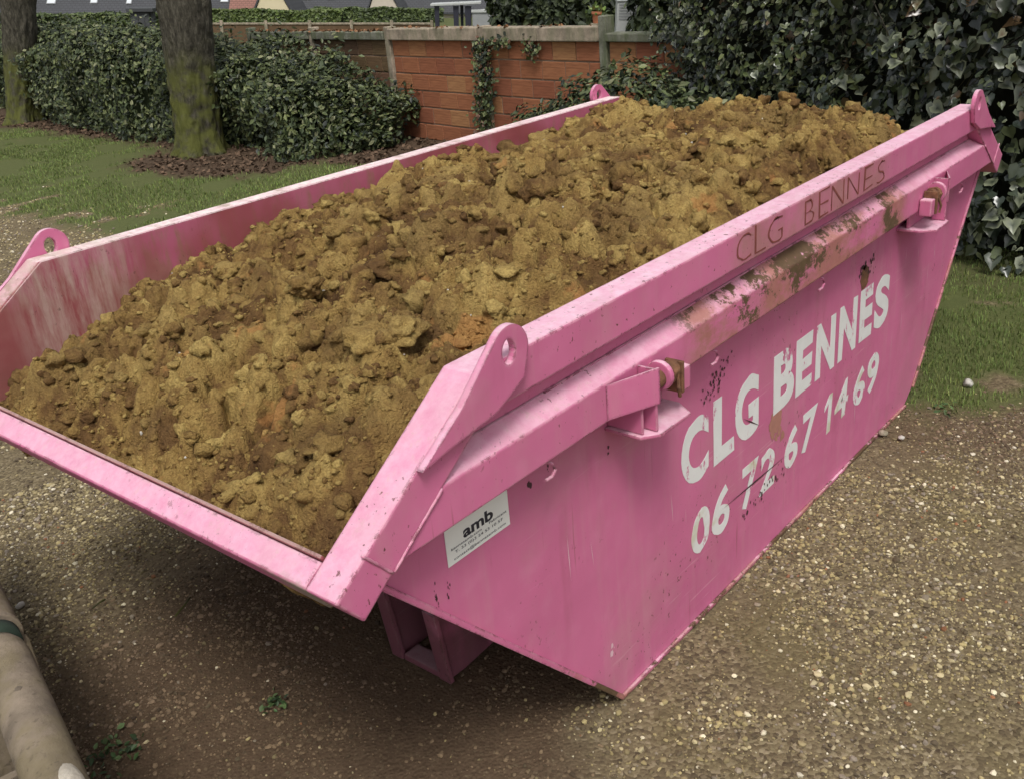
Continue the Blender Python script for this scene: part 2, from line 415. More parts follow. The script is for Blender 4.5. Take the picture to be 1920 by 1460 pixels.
M_cement = concrete('pale_cement', (0.52, 0.47, 0.39), 0.2, (0.35, 0.29, 0.2))
M_green = flat('moss_green', (0.018, 0.032, 0.020), 0.95, 0.4, 40)
def slate_mat(name, a, rows=5.0):
    t = NT(name)
    br = t.new('ShaderNodeTexBrick'); t.l.new(t.co, br.inputs['Vector']); br.inputs['Scale'].default_value = rows
    br.inputs['Color1'].default_value = (*a, 1); br.inputs['Color2'].default_value = (*[x * 0.8 for x in a], 1)
    br.inputs['Mortar'].default_value = (*[x * 0.45 for x in a], 1); br.inputs['Mortar Size'].default_value = 0.04
    c = t.mix(t.math('MULTIPLY', t.noise(3, 4), 0.4), br.outputs['Color'], tuple(x * 0.8 for x in a))
    return t.out(c, 0.75)
M_slate = slate_mat('slate_tiles', (0.056, 0.058, 0.065), 1.4)
M_rtile = slate_mat('terracotta_tiles', (0.27, 0.125, 0.095), 1.4)
M_render = flat('cream_render', (0.62, 0.54, 0.36), 0.9, 0.08, 3)
M_beige = flat('beige_render', (0.52, 0.46, 0.38), 0.9, 0.08, 3)
M_glass = flat('skylight_glass', (0.60, 0.63, 0.66), 0.12, 0.05, 4)
M_white_p = flat('white_trim', (0.7, 0.7, 0.68), 0.6, 0.08)
M_grey = flat('grey_metal', (0.26, 0.265, 0.27), 0.5, 0.15, 8)
M_lgrey = flat('light_grey_metal', (0.42, 0.43, 0.42), 0.5, 0.12, 8)
M_navy = flat('dark_navy_steel', (0.018, 0.018, 0.032), 0.6, 0.2)
M_dshed = flat('dark_grey_boards', (0.050, 0.053, 0.055), 0.85, 0.3, 9)
M_pot = flat('terracotta_pot', (0.36, 0.13, 0.06), 0.85, 0.2)
M_stone = flat('pale_stone', (0.5, 0.47, 0.42), 0.9, 0.25, 30)

# ------------------------------------------------------------------ ground
def wall_x(y): return 5.63 + 0.172 * y
def zones(x, y):
    n = fbm(x * 1.3, y * 1.3, 4, 3); n2 = fbm(x * 5, y * 5, 4, 8)
    g = smooth(2.62, 3.02, x + (n - 0.5) * 0.9 + (n2 - 0.5) * 0.55)
    g = g * smooth(0.30, 0.42, n2 + smooth(2.9, 4.0, x) * 0.22)
    m = 1 - smooth(0.75, 1.1, np.hypot((x - 5.15) / 0.80, (y - 8.6) / 1.55) + (n2 - 0.5) * 0.5)
    m2 = 1 - smooth(0.7, 1.1, np.hypot((x - 6.4) / 0.8, (y - 16.3) / 2.2) + (n2 - 0.5) * 0.4)
    m3 = smooth(5.25, 5.6, x - 0.5 * smooth(9, 17, y) + (n2 - 0.5) * 0.4) * smooth(5.9, 6.5, y)
    m4 = (1 - smooth(0.25, 0.55, (-(y - 0.15) * 0.45 + (4.62 - x)) + (n2 - .5) * .4)) * (y < 3.5)
    m = np.clip(np.maximum(np.maximum(m, m2), np.maximum(m3, 0.25 * m4)), 0, 1)
    d = (1 - smooth(0.55, 1.25, np.hypot((x - 0.22) / 0.86, (y - 0.72) / 1.15) + (n - 0.5) * 0.9)) * smooth(-0.12, 0.22, y - 0.05 + (n2 - 0.5) * 0.5 - 0.25 * (x - 0.3))
    d = np.maximum(d, 0.6 * (1 - smooth(0.0, 0.55, np.abs(x - 2.55) + (n2 - 0.5) * 0.5)) * (y < 1.5))
    return g, m, np.clip(d, 0, 1)
def ground_z(x, y):
    u = x - wall_x(y)
    z = -0.030 * np.clip(u - 0.4, 0, 14) - 0.075 * np.maximum(0, u - 14.4)
    near = 1 - smooth(6, 12, x)
    return z + near * ((fbm(x * 0.9, y * 0.9, 3, 21) - 0.5) * 0.03 * smooth(2.6, 4, x) + (fbm(x * 9, y * 9, 3, 22) - 0.5) * 0.014) - 0.006
def axis(segs):
    out = []
    for a, b, st in segs: out += list(np.arange(a, b, st))
    return np.array(out)
gx = axis([(-150, -20, 10), (-20, -3, 1.0), (-3, 5.2, 0.045), (5.2, 8, 0.08), (8, 20, 0.8), (20, 200.1, 6)])
gy = axis([(-150, -20, 10), (-20, -3, 1.0), (-3, 4.2, 0.045), (4.2, 12, 0.07), (12, 20, 0.2), (20, 40, 1.5), (40, 220.1, 6)])
GX, GY = np.meshgrid(gx, gy, indexing='ij'); nx, ny = GX.shape
zg, zm, zd = zones(GX.ravel(), GY.ravel())
far = smooth(8, 10, GX.ravel() - 0.2 * GY.ravel() + 1.5)
V = np.stack([GX.ravel(), GY.ravel(), ground_z(GX.ravel(), GY.ravel())], 1)
I = np.arange(nx * ny).reshape(nx, ny)
Fq = np.stack([I[:-1, :-1].ravel(), I[1:, :-1].ravel(), I[1:, 1:].ravel(), I[:-1, 1:].ravel()], 1)
o = link(bpy.data.objects.new('ground', np_mesh('ground', V, Fq, M_ground, True, {'grass': np.maximum(zg, far), 'mulch': zm * (1 - far), 'mud': zd * (1 - far)})))
tag(o, kind='structure')

# ------------------------------------------------------------------ skip (pink open container)
W = 1.75
S0 = np.array([0.0, 1.155]); S1 = np.array([-0.393, 0.884])         # sloping rim line, front
XC = 3.0 / 2 - 0.0                                                  # mirror x -> 2*XC - x (rear end)
def mx(x): return 2 * 1.492 - x
SKIP = empty('skip_container', (1.49, 0.875, 0))
tag(SKIP, 'pink steel skip container with white painted lettering, filled with clay soil', 'skip')
def sp(mb, name, mat=M_paint, bevel=0.0025, **k): return mb.build(name, mat, SKIP, bevel=bevel, **k)
PROF = [(0.50, 0.0), (2.60, 0.0), (2.675, 0.055), (3.33, 0.87), (2.97, 1.14), (0.012, 1.14), (-0.325, 0.895)]
for near in (True, False):
    fy = (lambda y: y) if near else (lambda y: W - y)
    mat = M_paint if near else M_inner
    PF = PROF if near else PROF[:4] + [(2.978, 1.1535), (0.005, 1.1535), (-0.350, 0.908)]
    sp(MB().poly_prism(PF, fy(0.070), fy(0.077)), 'side_panel', M_paint if near else M_inner, bevel=0)
    # welded edge strips along the bottom of the panel
    def strip(p, q, w=0.011):
        p, q = np.array(p), np.array(q); d = (q - p) / np.linalg.norm(q - p); n = np.array([d[1], -d[0]])
        a, b = p + n * 0.004, q + n * 0.004
        return MB().poly_prism([tuple(a), tuple(b), tuple(b - n * w), tuple(a - n * w)], fy(0.060), fy(0.0695))
    sp(strip(PROF[0], PROF[1]), 'edge_strip', M_strip, 0.001); sp(strip(PROF[2], PROF[3]), 'edge_strip', M_strip, 0.001)
    sp(strip((-0.30, 0.865), PROF[0], 0.014), 'edge_strip', M_strip, 0.001)
    # top rim band, recessed web, lower rail
    def xf(z): return -0.258 + (z - 0.872) / 0.7069
    def extr(sec, inset=0.0):
        b = MB(); n = len(sec)
        A = [b.bm.verts.new((xf(z) + inset, fy(y), z)) for y, z in sec]; B = [b.bm.verts.new((mx(xf(z) + inset), fy(y), z)) for y, z in sec]
        b.bm.faces.new(A); b.bm.faces.new(B[::-1])
        for i in range(n): b.bm.faces.new((A[i], B[i], B[(i + 1) % n], A[(i + 1) % n]))
        return b
    bi = 0.0775 if near else 0.0695
    sp(extr([(0, 1.155), (bi, 1.155), (bi, 1.060), (0, 1.062)]), 'rim_beam', M_rim if near else M_inner, 0.004)
    sp(extr([(0.048, 1.059), (0.0685, 1.059), (0.0685, 1.008), (0.048, 1.008)], 0.004), 'rail_web', M_paint, 0)
    sp(extr([(0.046, 1.006), (0.0, 0.974), (0.0, 0.882), (0.069, 0.878), (0.069, 1.006)]), 'lower_rail', M_rail if near else M_paint, 0.0025)
    for rear in (False, True):
        q = (lambda p: (mx(p[0]), p[1])) if rear else (lambda p: p)
        sp(MB().poly_prism([q(p) for p in [(-0.393, 0.884), (0.0, 1.1548), (0.1415, 1.1548), (-0.339, 0.815)]], fy(-0.0015), fy(0.079 if near else 0.0695)), 'slope_beam', M_paint if near else M_inner, 0.004)
        # lifting lug with hole
        cx, cz, r = 0.083, 1.169, 0.054
        outer = [(-0.175, 1.037), (-0.060, 1.113)]
        for k in range(15):
            a = math.radians(128 - k * (128 + 22) / 14); outer.append((cx + r * math.cos(a), cz + r * math.sin(a)))
        outer += [(0.118, 1.105), (0.030, 1.066), (-0.10, 1.050)]
        hole = [(cx - 0.004 + 0.019 * math.cos(2 * math.pi * k / 18), cz + 0.003 + 0.026 * math.sin(2 * math.pi * k / 18)) for k in range(18)]
        lug = MB().holed_plate([q(p) for p in outer], [q(p) for p in hole], fy(-0.0185), fy(-0.0025))
        lug.build('lifting_lug', M_paint, SKIP)
# end lips, sloped plates, floor
for rear in (False, True):
    q = (lambda p: (mx(p[0]), p[1])) if rear else (lambda p: p)
    d = np.array([0.393, 0.271]); d /= np.linalg.norm(d); n = np.array([d[1], -d[0]])
    a = S1; b = S1 + d * 0.056
    sp(MB().poly_prism([q(tuple(v)) for v in (a, b, b + n * 0.045, b + n * 0.087, a + n * 0.087)], 0.0795, W - 0.0795), 'lip_beam', M_lip, 0.005)
    # thin upturned edge of the plate behind the lip
    e0 = b + d * 0.001 - n * 0.006
    sp(MB().poly_prism([q(tuple(v)) for v in (e0, e0 + d * 0.008, e0 + d * 0.008 + n * 0.075, e0 + n * 0.075)], 0.081, W - 0.081), 'plate_edge', M_inner, 0.0015)
def plate(p, q, t=0.008, y0=0.079, y1=W - 0.079):
    p, q = np.array(p), np.array(q); d = (q - p) / np.linalg.norm(q - p); n = np.array([-d[1], d[0]])
    return MB().poly_prism([tuple(p), tuple(q), tuple(q + n * t), tuple(p + n * t)], y0, y1)
sp(plate((-0.318, 0.884), (0.50, 0.004)), 'front_plate', M_under, 0)
sp(plate((0.505, 0.004), (2.60, 0.004)), 'floor_plate', M_under, 0)
sp(plate((2.605, 0.008), (3.30, 0.87)), 'rear_plate', M_under, 0)
# hook pockets under the front plate
for y0, y1 in ((0.50, 0.69),):
    for yy in (y0, y1):
        sp(MB().poly_prism([(0.255, 0.255), (0.285, 0.012), (0.345, 0.008), (0.48, 0.018)], yy - 0.006, yy + 0.006), 'pocket_plate', M_under, 0.001)
        sp(MB().hexa([(0.268, yy - 0.022, 0.012), (0.284, yy - 0.022, 0.012), (0.284, yy + 0.022, 0.012), (0.268, yy + 0.022, 0.012), (0.238, yy - 0.022, 0.262), (0.254, yy - 0.022, 0.262), (0.254, yy + 0.022, 0.262), (0.238, yy + 0.022, 0.262)]), 'pocket_flange', M_under, 0.001)
    sp(MB().box(0.272, 0.33, y0 + 0.024, y1 - 0.024, 0.010, 0.030), 'pocket_sill', M_under, 0.002)
# deflectors, pin brackets
for rear in (False, True):
    X = (lambda x: 0.0 + (2.985 + 0.06 - x)) if rear else (lambda x: x)
    b = MB()
    b.hexa([(X(0.405), -0.0012, 0.886), (X(0.538), -0.056, 0.886), (X(0.538), -0.050, 0.886), (X(0.408), -0.0008, 0.886),
            (X(0.405), -0.0012, 0.970), (X(0.538), -0.056, 0.974), (X(0.538), -0.050, 0.974), (X(0.408), -0.0008, 0.970)])
    sp(b, 'deflector_plate', M_paint, 0)
    sp(MB().box(*sorted((X(0.530), X(0.537))), -0.0495, -0.001, 0.816, 0.971), 'bracket_plate', M_paint, 0.001)
    sp(MB().box(*sorted((X(0.500), X(0.5065))), -0.03, 0.069, 0.816, 0.8805), 'bracket_plate', M_paint, 0.001)
    foot = [(X(0.49), 0.069), (X(0.49), -0.03), (X(0.53), -0.062), (X(0.66), -0.062), (X(0.695), -0.01), (X(0.695), 0.069)]
    sp(MB().poly_prism(foot, 0.806, 0.8145, 'z'), 'foot_plate', M_rail, 0.001)
    sp(MB().box(*sorted((X(0.508), X(0.68))), 0.030, 0.040, 0.8155, 0.8785), 'bracket_back', M_paint, 0.001)
    pz = 0.928; py_ = -0.026
    sp(MB().tube([(X(0.576), py_, pz + .004), (X(0.592), py_, pz + .004)], 0.036, 18), 'pin_collar', M_paint, 0.002)
    sp(MB().tube([(X(0.538), py_, pz), (X(0.640), py_, pz)], 0.0235, 16), 'pivot_pin', M_rust, 0.002)
    sp(MB().tube([(X(0.606), py_, pz), (X(0.622), py_, pz)], 0.030, 6), 'pin_nut', M_rust, 0.002)
    sp(MB().box(*sorted((X(0.641), X(0.652))), -0.052, -0.004, 0.868, 0.948), 'keeper_plate', M_rust, 0.002)
    sp(MB().box(*sorted((X(0.654), X(0.690))), -0.046, -0.003, 0.866, 0.925), 'keeper_block', M_rail, 0.003)
    sp(MB().tube([(X(0.628), -0.048, pz - 0.005), (X(0.618), -0.056, 0.892), (X(0.626), -0.054, 0.868)], 0.0045, 6), 'split_pin', M_rust, 0)
# little net hooks welded below the lower rail
for hx in (0.20, 0.90, 1.56, 2.87):
    pts = [(hx + 0.004, 0.066, 0.872), (hx + 0.004, 0.030, 0.874), (hx + 0.018, 0.012, 0.862), (hx + 0.024, 0.010, 0.846), (hx + 0.014, 0.012, 0.833), (hx - 0.006, 0.014, 0.832)]
    sp(MB().tube(pts, 0.0042, 6), 'net_hook', M_paint, 0)
for rear in (False, True):
    for p, q in (((-0.322, 0.943), (-0.262, 0.873)), ((-0.258, 0.873), (-0.118, 0.972))):
        f = (lambda v: mx(v)) if rear else (lambda v: v)
        n_ = 14; sp(MB().tube([(f(p[0] + (q[0] - p[0]) * i / n_) , -0.0018 + random.uniform(-.0006, .0006), p[1] + (q[1] - p[1]) * i / n_ + random.uniform(-.001, .001)) for i in range(n_ + 1)], 0.0032, 6), 'weld_bead', M_paint, 0, smooth_sh=True)
for x0, x1 in ((0.25, 2.75),):
    sp(MB().tube([(x0 + (x1 - x0) * i / 60, 0.0465, 1.0055 + random.uniform(-.0008, .0008)) for i in range(61)], 0.0030, 6), 'weld_bead', M_paint, 0, smooth_sh=True)
# bare scraped metal on the underside corner of the lip
# ---- lettering
def text_mesh(ch, bold=0.0, extr=0.0006):
    c = bpy.data.curves.new('t', 'FONT'); c.body = ch; c.size = 1.0; c.offset = bold; c.extrude = extr; c.resolution_u = 6
    ob = bpy.data.objects.new('t', c); scn.collection.objects.link(ob)
    dg = bpy.context.evaluated_depsgraph_get(); me = bpy.data.meshes.new_from_object(ob.evaluated_get(dg))
    bpy.data.objects.remove(ob); bpy.data.curves.remove(c)
    v = np.zeros(len(me.vertices) * 3, np.float32); me.vertices.foreach_get('co', v); v = v.reshape(-1, 3)
    return me, v
def one_mesh():
    pts = [(0.0, 0.62), (0.0, 0.74), (0.52, 1.0), (1.0, 1.0), (1.0, 0.0), (0.50, 0.0), (0.50, 0.80)]
    b = MB(); b.poly_prism(pts, -0.5, 0.5, 'z'); me = bpy.data.meshes.new('one'); b.bm.to_mesh(me); b.bm.free()
    v = np.zeros(len(me.vertices) * 3, np.float32); me.vertices.foreach_get('co', v); return me, v.reshape(-1, 3)
def letter(ch, x0, x1, z0, z1, y, mat, name, bold=0.0, parent=SKIP, skew=0.0, wob=0.0, thick=0.0006):
    me, v = one_mesh() if ch == '1' else text_mesh(ch, bold, 0.5)
    a, b = v.min(0), v.max(0)
    u = (v[:, 0] - a[0]) / (b[0] - a[0]); w = (v[:, 1] - a[1]) / (b[1] - a[1]); t = v[:, 2]
    P = np.stack([x0 + u * (x1 - x0) + skew * (w - 0.5), y + 0 * u - np.where(t > 0, thick, 0.0), z0 + w * (z1 - z0)], 1)
    if wob:
        P[:, 0] += (vnoise(w * 4 + x0 * 31, u * 3) - 0.5) * wob; P[:, 2] += (vnoise(u * 4 + x0 * 17, w * 3, 5) - 0.5) * wob
    me.vertices.foreach_set('co', P.astype(np.float32).ravel()); me.name = name
    # after the axis swap the winding is mirrored for y<0 faces: leave to recalculation
    bm = bmesh.new(); bm.from_mesh(me); bmesh.ops.recalc_face_normals(bm, faces=bm.faces); bm.to_mesh(me); bm.free()
    me.materials.clear(); me.materials.append(mat)
    ob = bpy.data.objects.new(name, me); scn.collection.objects.link(ob); world_child(ob, parent)
    return ob
YP = 0.0696
for ch, a, b in (('C', .832, .978), ('L', 1.005, 1.128), ('G', 1.132, 1.282), ('B', 1.377, 1.524), ('E', 1.537, 1.657), ('N', 1.685, 1.837), ('N', 1.869, 2.022), ('E', 2.049, 2.165), ('S', 2.189, 2.328)):
    letter(ch, a, b, 0.466 + random.uniform(-.004, .004), 0.662 + random.uniform(-.005, .005), YP, M_white, 'painted_letter', bold=0.044, wob=0.006)
for ch, a, b in (('0', .882, .982), ('6', .998, 1.107), ('7', 1.176, 1.284), ('2', 1.299, 1.406), ('6', 1.471, 1.574), ('7', 1.600, 1.712), ('1', 1.778, 1.838), ('4', 1.868, 1.982), ('6', 2.034, 2.140), ('9', 2.159, 2.269)):
    letter(ch, a, b, 0.222 + random.uniform(-.006, .006), 0.368 + random.uniform(-.006, .006), YP, M_white, 'painted_digit', bold=0.028, wob=0.008, skew=0.012)
xs = 1.00
for ch, a, b in (('C', 1.000, 1.080), ('L', 1.100, 1.165), ('G', 1.175, 1.265), ('B', 1.40, 1.465), ('E', 1.495, 1.565), ('N', 1.58, 1.675), ('N', 1.70, 1.79), ('E', 1.83, 1.90), ('S', 1.935, 2.00)):
    letter(ch, a, b, 1.074 + random.uniform(-.004, .004), 1.144 + random.uniform(-.004, .004), -0.0006, M_scratch, 'scratched_letter', bold=-0.026, wob=0.008)
# sticker
st = sp(MB().box(-0.063, 0.130, 0.0682, 0.0692, 0.742, 0.868), 'sticker', M_sticker, 0)
def stk(body, x0, x1, z0, z1, bold=0.0):
    ob = letter(body, x0, x1, z0, z1, 0.0680, M_ink, 'sticker_print', bold=bold, parent=None, thick=0.0003)
    ob.parent = st; ob.matrix_parent_inverse = Matrix.Identity(4)
stk('amb', -0.012, 0.080, 0.7835, 0.8105, 0.03); stk('Fabricant', 0.066, 0.122, 0.7765, 0.7820)
stk('bennesamb.com', -0.050, 0.042, 0.7745, 0.7800); stk('T. 33 (0)3 24 53 10 57', -0.040, 0.108, 0.7620, 0.7700)
stk('contact@bennesamb.com', -0.045, 0.116, 0.7480, 0.7560)
# gouges / rust spots with a shape of their own on the near panel
def splat(cx, cz, n, sx, sz, r0, r1, mat, name, y=YP, ang=0.0, tall=1.35):
    b = MB(); ca, sa = math.cos(ang), math.sin(ang)
    for k in range(n):
        u, w = random.gauss(0, sx), random.gauss(0, sz); px, pz = cx + u * ca - w * sa, cz + u * sa + w * ca
        r = random.uniform(r0, r1) * (1.0 if k > 1 else 2.0); m = random.randint(5, 8); yy = y - 0.0003 - 0.00004 * k
        b.bm.faces.new([b.bm.verts.new((px + r * random.uniform(.5, 1.1) * math.cos(2 * math.pi * j / m), yy, pz + tall * r * random.uniform(.5, 1.1) * math.sin(2 * math.pi * j / m))) for j in range(m)])
    tag(b.build(name, mat, SKIP), kind='stuff')
splat(1.02, 0.725, 70, 0.050, 0.014, 0.001, 0.005, M_gouge, 'rust_spots', ang=0.45)
splat(2.08, 0.745, 26, 0.05, 0.016, 0.003, 0.009, M_gouge, 'rust_spots')
splat(2.07, 0.710, 8, 0.018, 0.012, 0.012, 0.024, M_rust, 'rust_patch')
splat(-0.105, 0.685, 14, 0.003, 0.018, 0.0008, 0.0022, M_gouge, 'rust_spots', tall=3.2); splat(-0.070, 0.69, 8, 0.004, 0.010, 0.0008, 0.0018, M_gouge, 'rust_spots', tall=2.6)
splat(0.205, 0.80, 5, 0.004, 0.005, 0.002, 0.004, M_gouge, 'rust_spots'); splat(0.27, 0.80, 3, 0.002, 0.010, 0.001, 0.002, M_gouge, 'rust_spots')
splat(1.33, 0.225, 34, 0.10, 0.014, 0.002, 0.006, M_gouge, 'rust_spots', y=YP - 0.0008, ang=0.12)
splat(1.42, 0.42, 10, 0.035, 0.05, 0.010, 0.028, flat('pale_primer', (0.38, 0.17, 0.13), 0.8, 0.25, 30), 'primer_patch')
splat(0.47, 0.17, 7, 0.007, 0.008, 0.002, 0.005, flat('bare_scrape', (0.68, 0.45, 0.50), 0.7, 0.2), 'scrape')
splat(0.50, 0.745, 2, 0.002, 0.010, 0.002, 0.003, M_gouge, 'rust_spots')
def scratch(p, q, w, mat, y):
    p, q = np.array(p), np.array(q); d = (q - p) / np.linalg.norm(q - p); n = np.array([-d[1], d[0]]) * w
    pts = [p, (p + q) / 2 + n * 0.8, q, (p + q) / 2 - n * 0.9]
    b = MB(); b.bm.faces.new([b.bm.verts.new((v[0], y, v[1])) for v in pts]); b.build('scratch', mat, SKIP)
scratch((1.05, 0.300), (1.48, 0.285), 0.004, M_gouge, YP - 0.0016)
scratch((1.18, 0.545), (1.29, 0.475), 0.003, M_gouge, YP - 0.0014)
M_pale = bpy.data.materials['bare_scrape']
for k in range(14):
    x = random.choice([random.uniform(2.3, 2.9), random.uniform(0.2, 2.6)]); z = random.uniform(0.2, 0.72) if x < 2.4 else random.uniform(0.45, 0.75)
    scratch((x, z), (x + random.uniform(-.01, .01), z - random.uniform(.03, .14)), random.uniform(.0008, .0018), M_pale, YP - 0.0002)

# ------------------------------------------------------------------ soil heap
CP = np.array([(-.20, 1.67, .85), (-.02, 1.67, .915), (.175, 1.67, .98), (.377, 1.67, 1.035), (.7, 1.67, 1.075), (.955, 1.67, 1.085), (1.265, 1.67, 1.095), (2, 1.67, 1.085), (2.8, 1.67, 1.05), (3.15, 1.67, .96),
    (-.34, .1, .875), (-.34, .5, .88), (-.34, .9, .875), (-.34, 1.3, .865), (-.34, 1.6, .84), (-.25, .1, .92), (-.1, .1, 1.0), (.05, .1, 1.07), (.5, .1, 1.10), (1, .1, 1.125), (1.6, .1, 1.14), (2.1, .1, 1.14), (2.4, .1, 1.09), (2.8, .1, 1.0), (3.1, .1, .93),
    (-.1, .5, .985), (-.1, .9, .98), (-.1, 1.3, .945), (.15, .5, 1.07), (.15, 1.0, 1.04), (.15, 1.35, 1.00), (.5, .6, 1.13), (.5, 1.1, 1.095), (1.2, .5, 1.16), (1.2, 1.1, 1.14), (2, .5, 1.175), (2, 1.1, 1.15), (2.6, .5, 1.165), (2.7, 1.0, 1.135), (2.9, .6, 1.11), (2.95, 1.25, 1.08), (3.25, .9, .95), (3.3, .3, .9), (3.3, 1.5, .90)])
def tps(r): return np.where(r > 1e-9, r * r * np.log(r + 1e-12), 0.0)
D = np.linalg.norm(CP[:, None, :2] - CP[None, :, :2], axis=2); nC = len(CP)
A = np.zeros((nC + 3, nC + 3)); A[:nC, :nC] = tps(D) + 0.01 * np.eye(nC); A[:nC, nC:] = np.c_[np.ones(nC), CP[:, :2]]; A[nC:, :nC] = A[:nC, nC:].T
wt = np.linalg.solve(A, np.r_[CP[:, 2], 0, 0, 0])
def base_soil(x, y):
    out = wt[nC] + wt[nC + 1] * x + wt[nC + 2] * y
    for i in range(nC): out = out + wt[i] * tps(np.hypot(x - CP[i, 0], y - CP[i, 1]))
    return out
def lumps(x, y, cell, s):
    wx = x + (fbm(x * 7 / 1, y * 7, 2, s + 40) - 0.5) * cell * 0.6; wy = y + (fbm(x * 7, y * 7, 2, s + 50) - 0.5) * cell * 0.6
    d, i = worley(wx / cell, wy / cell, s)
    dome = np.clip(1 - (d / 0.70) ** 2, 0, 1) ** .55; return dome * (0.35 + 0.65 * i), i
def soil(x, y):
    edge = np.clip(np.minimum(np.minimum(x + 0.345, 3.33 - x), np.minimum(y - 0.078, 1.672 - y)) / 0.12, 0.25, 1)
    l1, i1 = lumps(x, y, 0.26, 1); l2, i2 = lumps(x, y, 0.125, 9); l3, i3 = lumps(x, y, 0.058, 17); l4, i4 = lumps(x, y, 0.027, 27); l5, i5 = lumps(x, y, 0.0125, 37)
    rough = smooth(0.38, 0.6, fbm(x * 2.6, y * 2.6, 3, 61))
    h = base_soil(x, y) - 0.075 + edge * (0.070 * l1 + (0.044 + 0.026 * rough) * l2 + (0.026 + 0.020 * rough) * l3 + 0.012 * l4 * (0.6 + rough) + 0.005 * l5
        + 0.045 * (fbm(x * 3, y * 3, 4, 70) - 0.5) + 0.014 * (fbm(x * 30, y * 30, 3, 80) - 0.5))
    crack = smooth(0.055, 0.0, np.abs(fbm(x * 4.2, y * 4.2, 3, 93) - 0.5)) * smooth(0.5, 0.65, fbm(x * 1.7, y * 1.7, 2, 95))
    return h - 0.05 * crack * edge, 0.25 * i1 + 0.4 * i2 + 0.35 * i3
sx = np.arange(-0.346, 3.331, 0.0050); sy = np.arange(0.0785, 1.6720, 0.0050)
SX, SY = np.meshgrid(sx, sy, indexing='ij'); hz, ti = soil(SX.ravel(), SY.ravel())
nx, ny = SX.shape; I = np.arange(nx * ny).reshape(nx, ny)
Fq = np.stack([I[:-1, :-1].ravel(), I[1:, :-1].ravel(), I[1:, 1:].ravel(), I[:-1, 1:].ravel()], 1)
SOIL = empty('soil_heap', (1.5, 0.875, 0.9)); tag(SOIL, 'heap of lumpy ochre clay soil filling the pink skip', 'soil heap')
o = bpy.data.objects.new('soil_surface', np_mesh('soil_surface', np.stack([SX.ravel(), SY.ravel(), hz], 1), Fq, M_soil, True, {'tint': ti}))
link(o); world_child(o, SOIL)
def ico(sub):
    if sub == 0:
        return np.array([(1, 0, 0), (-1, 0, 0), (0, 1, 0), (0, -1, 0), (0, 0, 1), (0, 0, -1)], float), np.array([(0, 2, 4), (2, 1, 4), (1, 3, 4), (3, 0, 4), (2, 0, 5), (1, 2, 5), (3, 1, 5), (0, 3, 5)])
    b = bmesh.new(); bmesh.ops.create_icosphere(b, subdivisions=sub, radius=1.0)
    b.verts.ensure_lookup_table(); v = np.array([x.co[:] for x in b.verts]); f = np.array([[q.index for q in x.verts] for x in b.faces]); b.free()
    return v, f
def rand_rot(n, rng=RNG):
    q = rng.normal(size=(n, 4)); q /= np.linalg.norm(q, axis=1)[:, None]; w, x, y, z = q.T
    return np.stack([np.stack([1 - 2 * (y * y + z * z), 2 * (x * y - z * w), 2 * (x * z + y * w)], 1), np.stack([2 * (x * y + z * w), 1 - 2 * (x * x + z * z), 2 * (y * z - x * w)], 1), np.stack([2 * (x * z - y * w), 2 * (y * z + x * w), 1 - 2 * (x * x + y * y)], 1)], 1)
def rocks(P, R3, sub, jit, amp=0.25, rough=0.0):
    """lumpy stones: P (n,3) centres, R3 (n,3) radii"""
    bv, bf = ico(sub); n = len(P); Q = rand_rot(n)
    ph = RNG.uniform(0, 6.28, (n, 1, 3)); fr = RNG.uniform(1.5, 4.2, (n, 1, 3))
    d = 1 + amp * (np.sin(bv[None, :, 0:1] * fr[:, :, 0:1] + ph[:, :, 0:1]) * np.sin(bv[None, :, 1:2] * fr[:, :, 1:2] + ph[:, :, 1:2]) + 0.6 * np.sin(bv[None, :, 2:3] * fr[:, :, 2:3] * 2 + ph[:, :, 2:3]))
    for oc, am in ((3.0, .12), (6.5, .11), (13, .075)):
        if rough:
            dv = RNG.normal(size=(n, 3, 3)); dv *= oc / np.linalg.norm(dv, axis=2)[:, :, None]
            pr = np.einsum('kj,nmj->nkm', bv, dv) + RNG.uniform(0, 6.28, (n, 1, 3)); d = d + rough * am * np.sin(pr).sum(2)[:, :, None]
    d = d + jit * RNG.normal(size=(n, len(bv), 1))
    L = bv[None] * d; L = np.einsum('nij,nkj->nki', Q, L) * R3[:, None, :] + P[:, None, :]
    F = bf[None] + (np.arange(n) * len(bv))[:, None, None]
    return L.reshape(-1, 3), F.reshape(-1, 3), len(bv)
def clods(n, r0, r1, sub, jit, seed):
    x = RNG.uniform(-0.30, 3.25, n); y = RNG.uniform(0.10, 1.65, n)
    keep = fbm(x * 2.4, y * 2.4, 3, seed) > RNG.uniform(0.25, 0.6, n); x, y = x[keep], y[keep]; n = len(x)
    r = r0 * (r1 / r0) ** (RNG.uniform(0, 1, n) ** 2.2)
    x = np.clip(x, -0.33 + r, 3.3 - r); y = np.clip(y, 0.085 + r, 1.665 - r)
    h, _ = soil(x, y); R3 = r[:, None] * RNG.uniform(0.65, 1.45, (n, 3)); R3[:, 2] *= 0.75
    V, F, k = rocks(np.stack([x, y, h - r * 0.12], 1), R3, sub, jit, .12, 1.15)
    return V, F, np.repeat(RNG.uniform(0.3, 1, n), k)
